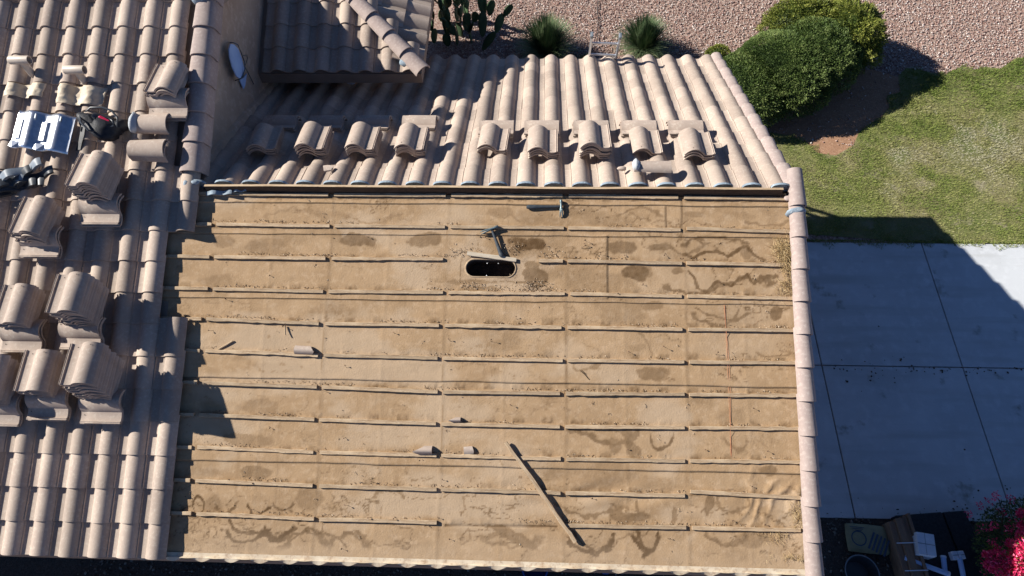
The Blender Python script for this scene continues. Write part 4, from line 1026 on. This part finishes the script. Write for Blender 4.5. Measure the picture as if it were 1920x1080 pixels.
# gravel stones
def stones(name, xy, size, matl, label, z=ZG-.02, seed=1):
    r_ = np.random.default_rng(seed); n = len(xy)
    base = np.array([[1, 0, 0], [0, 1, 0], [-1, 0, 0], [0, -1, 0], [0, 0, .8], [0, 0, -.8]], float); tri = np.array([[0, 1, 4], [1, 2, 4], [2, 3, 4], [3, 0, 4], [1, 0, 5], [2, 1, 5], [3, 2, 5], [0, 3, 5]])
    sz = r_.uniform(size[0], size[1], n)*r_.uniform(.6, 1.2, n); V = base[None]*(1+r_.uniform(-.35, .35, (n, 6, 1)))*sz[:, None, None]*np.array([1, .75, .6])
    a = r_.uniform(0, 6.28, n); t = r_.uniform(-.7, .7, n); c, s = np.cos(a), np.sin(a); ct, st = np.cos(t), np.sin(t)
    x, y, zz = V[..., 0], V[..., 1], V[..., 2]; x, zz = x*ct[:, None]+zz*st[:, None], -x*st[:, None]+zz*ct[:, None]
    X_ = x*c[:, None]-y*s[:, None]+xy[:, 0:1]; Y_ = x*s[:, None]+y*c[:, None]+xy[:, 1:2]; Z_ = zz+z+r_.uniform(0, .012, (n, 1))
    T = (tri[None]+np.arange(n)[:, None, None]*6).reshape(-1, 3); tn = np.repeat(r_.random(n), 8)
    o = fastmesh(name, np.stack([X_, Y_, Z_], -1).reshape(-1, 3), T, matl, tint=tn); return tag(o, label, 'gravel', None, 'stuff')
n = 95000; xy = np.stack([rng.uniform(.8, 15.2, n), rng.uniform(4.6, 10.4, n)], 1); xy = xy[~inpoly(xy[:, 0], xy[:, 1], LAWN)]; xy = xy[~((xy[:, 0] < 1.3) & (xy[:, 1] > 4))]
SOIL = [gpx(*p) for p in ((1440, 240), (1500, 275), (1560, 285), (1600, 262), (1660, 228), (1690, 190), (1700, 160), (1690, 140), (1640, 130), (1500, 120), (1400, 200))]
xy = xy[~inpoly(xy[:, 0], xy[:, 1], SOIL) | (rng.random(len(xy)) < .06)]
stones('gravel', xy, (.010, .027), M['stone'], 'pinkish brown crushed rock covering the yard')
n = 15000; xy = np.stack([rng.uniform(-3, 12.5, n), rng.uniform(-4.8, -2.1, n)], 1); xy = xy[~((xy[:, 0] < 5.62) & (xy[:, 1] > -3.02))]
stones('shade_gravel', xy, (.012, .03), M['shadestone'], 'gravel coloured dark for the shade in front of the house and driveway', seed=4)
# grass blades
n = 260000; gx_, gy_ = rng.uniform(5.75, 14.6, n), rng.uniform(2.40, 8.1, n); k = inpoly(gx_, gy_, LAWN)
e_ = .13*(fbm(gx_*7, gy_*7, 3)-.5)*2; k = inpoly(gx_+e_, gy_+e_, LAWN); gx_, gy_ = gx_[k], gy_[k]
dry = .55*fbm(gx_*.8+2, gy_*.8+7, 4)+.45*fbm(gx_*3+5, gy_*3+1, 4); dens = fbm(gx_*1.6+9, gy_*1.6, 3)
soil = np.exp(-(((gx_-gpx(1570, 262)[0])/.7)**2+((gy_-gpx(1570, 262)[1])/.25)**2))
k = rng.random(len(gx_)) < (1-.55*sstep(.5, .62, dry)-.7*soil); gx_, gy_, dry, dens = gx_[k], gy_[k], dry[k], dens[k]; n = len(gx_)
topg = sstep(4.6, 6.2, gy_)
def gau(px, py, rx, ry): p = grp(px, py); return np.exp(-(((gx_-p.x)/rx)**2+((gy_-p.y)/ry)**2))
tan_ = np.clip(gau(1850, 270, .9, .8)+.8*gau(1690, 290, .7, .3)+.6*gau(1720, 200, .5, .4)+.5*gau(1640, 350, 1.2, .3), 0, 1)
tn = np.clip(.20+.46*sstep(.36, .64, dry)*(1-.7*topg)+.62*tan_*(.3+1.3*dry)+rng.normal(0, .13, n)+.10*(dens-.5), 0, 1)
Lb = rng.uniform(.022, .055, n)*(1+.3*topg); a = rng.uniform(0, 6.28, n); ln = rng.uniform(.3, 1.3, n); wdt = rng.uniform(.0025, .0055, n)
ax, ay = np.cos(a), np.sin(a); bx, by = -ay, ax; z0_ = ZG-.02; wdt *= .8
V = np.zeros((n, 4, 3)); 
V[:, 0] = np.stack([gx_-bx*wdt, gy_-by*wdt, np.full(n, z0_)], 1); V[:, 1] = np.stack([gx_+bx*wdt, gy_+by*wdt, np.full(n, z0_)], 1)
V[:, 2] = np.stack([gx_+ax*Lb*np.sin(ln)*.5+bx*wdt*.8, gy_+ay*Lb*np.sin(ln)*.5+by*wdt*.8, z0_+Lb*np.cos(ln)*.7], 1); V[:, 3] = np.stack([gx_+ax*Lb*np.sin(ln), gy_+ay*Lb*np.sin(ln), z0_+Lb*np.cos(ln)], 1)
T = (np.array([[0, 1, 2, 3]])[None]+np.arange(n)[:, None, None]*4).reshape(-1, 4)
tag(fastmesh('grass', V.reshape(-1, 3), T, M['blade'], tint=tn, k=4), 'patchy half dry lawn grass beside the driveway', 'grass', None, 'stuff')

n = 5000; fx = rng.uniform(6.3, 14.6, n); edge = dv_y[2]; fy = edge+.03-.10*rng.random(n)**2.2*vn(fx*6, fx*0+2)*2; a = rng.uniform(0, 6.28, n); Lf = rng.uniform(.02, .045, n); V = np.zeros((n, 4, 3)); q = .003
V[:, 0] = np.stack([fx-q, fy, np.full(n, ZG-.004)], 1); V[:, 1] = np.stack([fx+q, fy, np.full(n, ZG-.004)], 1); V[:, 2] = np.stack([fx+q+Lf*.4*np.cos(a), fy+Lf*.4*np.sin(a), ZG+Lf*.5], 1); V[:, 3] = np.stack([fx+Lf*np.cos(a)*.8, fy+Lf*np.sin(a)*.8, ZG+Lf*.6], 1)
tag(fastmesh('grass_fringe', V.reshape(-1, 3), (np.array([[0, 1, 2, 3]])[None]+np.arange(n)[:, None, None]*4).reshape(-1, 4), M['blade'], tint=np.clip(rng.normal(.45, .2, n), 0, 1), k=4), 'ragged grass creeping over the driveway edge', 'grass', None, 'stuff')
# ---------------------------------------------------------------- plants
def leafcloud(pts, nrm, size, matl, name, parent, seed=0, tb=None, asp=.5, flat=.6):
    r_ = np.random.default_rng(seed); n = len(pts); d = nrm+r_.normal(0, flat, (n, 3)); d /= np.linalg.norm(d, axis=1)[:, None]
    q = np.cross(d, r_.normal(0, 1, (n, 3))); q /= np.linalg.norm(q, axis=1)[:, None]; s = r_.uniform(size[0], size[1], n)[:, None]
    V = np.stack([pts-q*s*asp*.5, pts+d*s*.5-q*s*asp*.1, pts+d*s, pts+q*s*asp*.5+d*s*.4], 1)
    T = (np.array([[0, 3, 2, 1]])[None]+np.arange(n)[:, None, None]*4).reshape(-1, 4)
    tn = r_.random(n) if tb is None else np.clip(tb+r_.normal(0, .16, n), 0, 1)
    return fastmesh(name, V.reshape(-1, 3), T, matl, parent, tint=tn, k=4)
def bush(name, lobes, matl, n, size, label, cat, seed, lump_=.16, freq=5.):
    base = Vector((lobes[0][0][0], lobes[0][0][1], ZG)); root = empty(name, base); tag(root, label, cat)
    r_ = np.random.default_rng(seed); P = []; Nn = []; tb = []
    for (c, r) in lobes:
        k = int(n*(r[0]*r[1])/sum(l[1][0]*l[1][1] for l in lobes)); d = r_.normal(0, 1, (k, 3)); d /= np.linalg.norm(d, axis=1)[:, None]; d[:, 2] = np.where(d[:, 2] < -.3, -d[:, 2], d[:, 2])
        lf = fbm(d[:, 0]*freq+seed+c[0], d[:, 1]*freq+d[:, 2]*freq*.8+seed, 3); lf2 = vn(d[:, 0]*freq*3+seed, d[:, 1]*freq*3+d[:, 2]*freq*2)
        depth = r_.random(k)**2*.16
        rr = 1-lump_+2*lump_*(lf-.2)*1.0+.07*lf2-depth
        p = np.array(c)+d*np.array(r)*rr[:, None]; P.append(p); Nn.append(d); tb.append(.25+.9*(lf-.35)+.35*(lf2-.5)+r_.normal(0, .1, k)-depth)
    P = np.concatenate(P); Nn = np.concatenate(Nn); tb = np.concatenate(tb); keep = P[:, 2] > ZG
    P = P[keep]-np.array(base)
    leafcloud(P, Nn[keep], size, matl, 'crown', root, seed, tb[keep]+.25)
    b = MB()
    for (c, r) in lobes:
        V = []; Fc = []; nn_ = 20; c_ = Vector(c)-base
        for j in range(11):
            for i in range(nn_):
                th, fi = 2*math.pi*i/nn_, math.pi*j/10; V.append(c_+Vector((math.sin(fi)*math.cos(th)*r[0], math.sin(fi)*math.sin(th)*r[1], math.cos(fi)*r[2]))*.80)
        for j in range(10):
            for i in range(nn_): Fc.append((j*nn_+i, (j+1)*nn_+i, (j+1)*nn_+(i+1) % nn_, j*nn_+(i+1) % nn_))
        b.add(V, Fc, tint=0)
    b.build('dark_core', matl, root, True)  # solid dark ellipsoids added inside the crown to block the view through
    b = MB()
    q_ = lobes[0][1][2]*.8
    for i in range(5):
        a = i*1.3; b.tube([(0, 0, 0), (.15*q_*math.cos(a), .15*q_*math.sin(a), .3*q_), (.4*q_*math.cos(a), .4*q_*math.sin(a), .7*q_)], [.04*q_, .03*q_, .015*q_], 7)
    b.build('trunk', M['bark'], root, True); return root
c1 = grp(1466, 136, ZG+.50); c2 = grp(1402, 166, ZG+.42); c3 = grp(1530, 104, ZG+.52)
bush('dark_green_bush', [((c1.x, c1.y, ZG+.42), (.98, .98, .66)), ((c2.x, c2.y, ZG+.36), (.78, .88, .54)), ((c3.x, c3.y, ZG+.44), (.84, .88, .68))], M['bushdark'], 125000, (.022, .05), 'large rounded dark green clipped bush beside the far roof corner', 'bush', 3, .06, 5)
c4 = grp(1588, 68, ZG+.58); c5 = grp(1505, 48, ZG+.55)
bush('yellow_green_bush', [((c4.x, c4.y, ZG+.50), (.70, .86, .72)), ((c5.x, c5.y, ZG+.46), (.82, .62, .66))], M['bushlight'], 42000, (.03, .06), 'yellow green bush with lumpy tufts grown into the dark one', 'bush', 8, .22, 7)
def gclump(px, py, rad, hgt, n, label, seed, tshift=0):
    P = grp(px, py, ZG); r_ = random.Random(seed); V = []; T = []; tn = []
    for i in range(n):
        a = r_.uniform(0, 6.28); el = abs(r_.gauss(0, .60)); L = hgt*r_.uniform(.6, 1.1); rr = rad*.18*r_.random()
        p0 = Vector((rr*math.cos(a), rr*math.sin(a), 0)); d = Vector((math.cos(a)*math.sin(el), math.sin(a)*math.sin(el), math.cos(el))); sd = Vector((-math.sin(a), math.cos(a), 0))*.005
        k = len(V); t_ = min(1, max(0, .35+tshift+r_.gauss(0, .22)+(.25 if el > .8 else 0)))
        for q, (f, w_) in enumerate(((0, 1), (.4, .9), (.75, .6), (1, .1))):
            c = p0+d*L*f+Vector((0, 0, -.28*L*f*f*math.sin(el))); V += [c-sd*w_, c+sd*w_]
            if q: T.append((k+2*q-2, k+2*q-1, k+2*q+1, k+2*q)); tn.append(t_)
    o = mesh('grass_clump', V, T, M['clump'], None, False, tint=tn); o.location = P; return tag(o, label, 'ornamental grass')
gclump(1024, 98, .6, .84, 3600, 'spiky green ornamental grass clump left of the ladder', 1, .08)
gclump(1205, 92, .5, .76, 3600, 'blue green ornamental grass clump right of the ladder', 2)
gclump(1095, 125, .3, .30, 400, 'low sparse grass tuft at the foot of the ladder', 3)
c6 = grp(1345, 108, ZG+.25)
bush('small_shrub', [((c6.x, c6.y, ZG+.22), (.26, .24, .28))], M['bushlight'], 5000, (.02, .04), 'small bright green shrub behind the far corner of the tile roof', 'shrub', 13)
# prickly pear
cact = empty('prickly_pear_cactus', grp(868, 74)); tag(cact, 'tall prickly pear cactus of dark paddles in the shade behind the roof', 'cactus')
def pad(c, up, nrm, h, wd):
    up = Vector(up).normalized(); nrm = Vector(nrm); nrm = (nrm-up*nrm.dot(up)).normalized(); sd = up.cross(nrm); V = []; Fc = []; nu, nv = 14, 8; c = Vector(c)
    for j in range(nv+1):
        for i in range(nu):
            th, fi = 2*math.pi*i/nu, math.pi*j/nv; z = .5-.5*math.cos(fi); wf = math.sin(fi)*(.72+.42*z)
            V.append(c+up*h*z+sd*wd*.5*wf*math.cos(th)+nrm*.022*wf*math.sin(th))
    for j in range(nv):
        for i in range(nu): Fc.append((j*nu+i, j*nu+(i+1) % nu, (j+1)*nu+(i+1) % nu, (j+1)*nu+i))
    o = mesh('pad', V, Fc, M['cactus'], cact, True); return o
rc = random.Random(5)
def grow(c, up, lvl, h, maxl):
    a = rc.uniform(0, 3.14); nrm = Vector((math.cos(a), math.sin(a), .1)); pad(c, up, nrm, h, h*rc.uniform(.5, .62))
    if lvl >= maxl: return
    for k in range(rc.choice((1, 2, 2) if lvl < 2 else (1, 1, 2))):
        u2 = (Vector(up)+Vector((rc.uniform(-.55, .55), rc.uniform(-.45, .45), rc.uniform(0, .4)))).normalized(); sd = Vector(up).cross(nrm).normalized()
        grow(Vector(c)+Vector(up)*h*.9+sd*rc.uniform(-.06, .06), u2, lvl+1, h*rc.uniform(.8, .98), maxl)
for x, y, m_ in ((-.6, -.1, 4), (-.35, .25, 4), (-.1, -.15, 4), (.05, .3, 3), (-.15, .6, 4), (.2, -.1, 3), (-.5, .6, 3), (-.7, .3, 4), (-.3, -.2, 4), (-.05, .1, 4)):
    grow(Vector((x, y, -.02)), Vector((rc.uniform(-.15, .15), rc.uniform(-.15, .15), 1)), 1, .36, m_)
# the free-standing stem leaning right
s0_ = Vector((.70, .35, 0)); P0 = cact.location
q1 = grp(915, 70, ZG+.30)-P0; 
for (px, py, z, px2, py2, z2, wd) in ((905, 95, .15, 925, 62, .62, .2), (930, 62, .60, 940, 28, 1.0, .20), (945, 32, .95, 958, 10, 1.25, .17), (905, 70, .5, 905, 24, 1.0, .2), (908, 30, .9, 902, -10, 1.4, .2), (918, 30, .9, 922, 2, 1.3, .18)):
    A = grp(px, py, ZG+z)-P0; B = grp(px2, py2, ZG+z2)-P0; pad(A, B-A, (.3, -1, .2), (B-A).length*1.08, wd)
# ladder
A1, A2 = grp(1110, 66, -.90), grp(1163, 68, -.90)
lad = empty('ladder', ((A1.x+A2.x)/2, 4.75, ZG)); tag(lad, 'aluminium ladder leaning on the far eave with its top two rungs showing', 'ladder')
li = Matrix.Translation(-lad.location); foot = Vector((0, 1.1, ZG+.90))
def lp(o): o.parent = lad; o.matrix_parent_inverse = li; return o
for A in (A1, A2):
    b = MB(); d = foot.normalized(); Mx = frame(A, (1, 0, 0), d); L = foot.length
    b.box((-.013, 0, -.035), (.013, L, .035), Mx, bev=.004); lp(b.build('rail', M['alu'])); 
    b = MB(); b.box((-.02, -.03, -.04), (.02, .03, .04), Mx, bev=.006); lp(b.build('rail_cap', M['greyplastic']))
for k in range(11):
    f = .19+.30*k
    if f > foot.length: break
    b = MB(); p = A1+foot.normalized()*f; q = A2+foot.normalized()*f; b.tube([p, q], .017, 8); lp(b.build('rung', M['alu'], smooth=True))
b = MB(); pts = [grp(1121+.6*math.sin(i), y, ZG+.012) for i, y in enumerate(range(-20, 84, 8))]; b.tube(pts, .008, 5)
tag(b.build('streak', M['blackcloth'], smooth=True), 'thin dark cord running over the gravel behind the ladder', 'streak')  # dark tube laid along a thin dark line on the gravel

# ---------------------------------------------------------------- lower right corner: bougainvillea and building materials
def G(px, py, h=0): return grp(px, py, ZG+h)
bc = G(1905, 1035, .6); root = empty('bougainvillea', (bc.x, bc.y, ZG)); tag(root, 'bougainvillea with crimson pink bracts at the lower right corner', 'flowering shrub')
r_ = np.random.default_rng(4)
def cl(n, c, rad): d = r_.normal(0, 1, (n, 3)); d /= np.linalg.norm(d, axis=1)[:, None]; return np.array(c)+d*np.array(rad)*r_.random((n, 1))**.35, d
P1, D1 = cl(17000, (.22, -.05, .75), (.74, .70, .66)); k = P1[:, 2] > .02; leafcloud(P1[k], D1[k], (.025, .05), M['bough'], 'foliage', root, 2, asp=.7)
P2 = []; D2 = []
cl_px = [(1893, 1050, 1.45, .11), (1870, 1045, 1.4, .10), (1915, 1030, 1.5, .12), (1905, 1068, 1.45, .12), (1855, 1060, 1.35, .06), (1917, 963, 1.25, .06), (1918, 985, 1.3, .05), (1875, 1068, 1.4, .1), (1850, 1040, 1.3, .04), (1918, 1008, 1.4, .08), (1925, 1050, 1.5, .15), (1895, 1020, 1.4, .05), (1868, 1030, 1.3, .05)]
for (px, py, h, rd) in cl_px:
    c = G(px, py, h)-Vector((bc.x, bc.y, ZG)); p, d = cl(int(4600*rd), c, (rd, rd, rd*.8)); P2.append(p); D2.append(d)
for i in range(60):
    a = r_.uniform(0, 6.28); p, d = cl(26, (.22+r_.uniform(-.70, .5), -.05+r_.uniform(-.3, .70), r_.uniform(.4, 1.1)), (.05, .05, .05)); P2.append(p); D2.append(d)
P2 = np.concatenate(P2); D2 = np.concatenate(D2); leafcloud(P2, D2, (.02, .038), M['bract'], 'bracts', root, 3, asp=.9, flat=.9)
P3 = []; D3 = []
for (px, py, h, rd) in cl_px[:9]:
    c = G(px+8, py-6, h)-Vector((bc.x, bc.y, ZG)); p, d = cl(150, c, (rd*1.1, rd, rd)); P3.append(p); D3.append(d)
leafcloud(np.concatenate(P3), np.concatenate(D3), (.025, .045), M['bushlight'], 'young_leaves', root, 5, asp=.7)
b = MB()
for i in range(6): a = i*1.1; b.tube([(0, 0, 0), (.2*math.cos(a), .2*math.sin(a), .5), (.45*math.cos(a), .45*math.sin(a), 1.0)], [.03, .02, .008], 6)
b.build('stem', M['bark'], root, True)
# fallen petals
r0 = random.Random(3); V = []; T = []; tn = []
for (px, py) in [(1609, 934), (1733, 954), (1726, 963), (1782, 971), (1798, 971), (1834, 920), (1847, 935), (1871, 920), (1854, 951), (1861, 945), (1888, 950), (1885, 911), (1888, 917), (1918, 947), (1894, 915), (1647, 612), (1808, 843), (1848, 962)] + [(r0.uniform(1540, 1700), r0.gauss(688, 14)) for _ in range(34)] + [(r0.uniform(1700, 1915), r0.gauss(694, 4)) for _ in range(40)] + [(r0.uniform(1760, 1915), r0.gauss(960, 14)) for _ in range(40)]:
    p = G(px, py, .006); s = r0.uniform(.008, .022); a = r0.uniform(0, 6); k = len(V)
    for q in range(5): V.append(p+Vector((s*math.cos(a+q*1.257)*r0.uniform(.5, 1.1), s*math.sin(a+q*1.257)*r0.uniform(.5, 1.1), r0.uniform(0, .008))))
    T.append(tuple(range(k, k+5))); tn.append(r0.random())
tag(mesh('fallen_petals', V, T, M['bark'], None, tint=tn), 'dark fallen petals and leaf bits scattered on the driveway', 'leaf litter', None, 'stuff')
# sack
def sack(px, py, L, W, H_, rz, label):
    c = G(px, py, 0); root = empty('cement_sack', c, R_(rz)); tag(root, label, 'sack'); V = []; Fc = []; n, m = 24, 16
    for sgn in (1, -1):
        for j in range(m+1):
            for i in range(n+1):
                u_, v_ = i/n*2-1, j/m*2-1; e = (max(0, 1-abs(u_)**4)*max(0, 1-abs(v_)**4))**.45; wv_ = .012*float(fbm(np.array(u_*3+9), np.array(v_*3), 3))
                V.append((u_*L/2*(1-.03*v_*v_), v_*W/2*(1-.04*u_*u_), H_/2+sgn*H_/2*e*(1 if sgn > 0 else 1)+wv_*e*(sgn > 0)))
    q = (n+1)*(m+1)
    for j in range(m):
        for i in range(n): a = j*(n+1)+i; Fc += [(a, a+1, a+n+2, a+n+1), (q+a, q+a+n+1, q+a+n+2, q+a+1)]
    mesh('sack_body', V, Fc, M['bagp'], root, True)
    b = MB(); zt = H_+.012
    for k in range(5): b.box((.02+.05*k, -.14, zt), (.045+.05*k, .10, zt+.002), Euler((0, 0, -.45)).to_matrix().to_4x4())
    for k in range(4): b.box((-.24+.03*k, .12-.02*k, zt), (-.05-.02*k, .128-.02*k, zt+.002))
    b.lathe([(.085, zt), (.10, zt), (.10, zt+.002), (.085, zt+.002)], 24, Matrix.Translation((-.14, -.02, 0)))
    b.build('print', M['bagink'], root)
sack(1622, 1012, .56, .38, .13, -4, 'full paper sack with dark printing on the dark gravel beside the house')
# tub
c = G(1604, 1078); tub = empty('tub', c); tag(tub, 'round black rubber tub with a pale scuffed rim in the shadow below the sack', 'tub')
b = MB(); b.lathe([(.001, .01), (.17, .01), (.21, .20), (.222, .205), (.222, .22), (.203, .22), (.16, .03), (.001, .03)], 36); b.build('basin', M['blackplastic'], tub, True)
b = MB(); b.lathe([(.207, .221), (.220, .221), (.217, .225), (.209, .225)], 36); b.build('rim', M['greyplastic'], tub, True)
# boards bundle
bun = empty('cardboard_bundle', G(1680, 1040)); tag(bun, 'bundle of long brown cardboard cartons tied with pale straps', 'carton bundle')
A, B = G(1668, 985, .0), G(1705, 1110, .0); d = (B-A); d.z = 0; Ld = d.length; Mx = frame((0, 0, 0), d, Vector((0, 0, 1)).cross(d)); bi_ = Matrix.Translation(A-bun.location)
for k, (y0, y1, z1) in enumerate(((-.13, -.05, .26), (-.045, .05, .30), (.055, .12, .27), (.125, .16, .31))):
    b = MB(); b.box((-.03*k, y0, 0), (Ld, y1, z1), bi_ @ Mx, bev=.004); b.build('carton', M['kraft'], bun)
for x in (.28, .62):
    b = MB(); b.box((x, -.135, .312), (x+.012, .165, .316), bi_ @ Mx); b.build('strap', M['white'], bun)
# white box
def carton(px, py, sx, sy, sz, rz, label, matl, name='carton', h=0):
    r = empty(name, G(px, py, h), R_(rz)); tag(r, label, 'box'); b = MB(); b.box((-sx/2, -sy/2, 0), (sx/2, sy/2, sz), bev=.004); b.build('box_body', matl, r)
    b = MB(); b.box((-sx*.06, -sy/2-.002, sz-.001), (-sx*.04, sy/2+.002, sz+.002)); b.box((-sx/2, -.004, sz+.0005), (sx/2, .004, sz+.0022)); b.build('tape', M['greyplastic'], r); return r
carton(1722, 1026, .22, .28, .22, -8, 'white cardboard box standing on dark sheets', M['white'], 'white_box', .16)
b = MB(); P = G(1760, 1030); b.box((-.5, -.45, 0), (.14, .45, .155), Matrix.Translation(P) @ Euler((0, 0, .1)).to_matrix().to_4x4(), bev=.01); b.box((.17, -.42, 0), (.48, .45, .13), Matrix.Translation(P) @ Euler((0, 0, .1)).to_matrix().to_4x4(), bev=.01)
tag(b.build('wrapped_pallet', M['blackcloth']), 'dark wrapped pallet load under the white box', 'pallet')
for i, (px, py, h, L, rz, lb) in enumerate(((1735, 1062, .22, .55, -20, 'pale blue plastic tube lying slanted below the white box'), (1768, 1060, .18, .22, 80, 'short upright-looking white tube beside the slanted one'), (1800, 1062, .18, .26, 85, 'white tube nearest the bougainvillea'), (1728, 1070, .17, .22, 82, 'white tube farthest from the bougainvillea'))):
    r = empty('plastic_tube', G(px, py, h), R_(rz)); tag(r, lb, 'tube'); b = MB(); b.tube([(-L/2, 0, .03), (L/2, 0, .03)], .032, 14); b.build('tube_body', M['bluewhite'], r, True); b = MB(); b.tube([(L/2-.02, 0, .03), (L/2+.005, 0, .03)], .036, 14); b.build('end_cap', M['white'], r, True)
carton(1790, 1043, .16, .10, .10, 5, 'small pale box among the tubes', M['white'], 'small_box', .14)
# things below the front eave
for (px, py, lb) in ((1003, 1072, 'blue plastic bucket in the shade below the front eave'), (1135, 1063, 'smaller blue tub right of the bucket below the front eave')):
    r = empty('bucket', G(px, py)); tag(r, lb, 'bucket'); b = MB(); q = .17 if px < 1100 else .12; b.lathe([(.001, 0), (q*.8, 0), (q, .3), (q*1.04, .3), (q*1.04, .32), (q*.95, .32), (q*.75, .02), (.001, .02)], 28); b.build('bucket_body', M['bluebin'], r, True)
    b = MB(); b.tube([(q*math.cos(a), .02, .31+.02*math.sin(a)) for a in np.linspace(0, math.pi, 9)], .004, 5); b.build('handle', M['alu'], r, True)
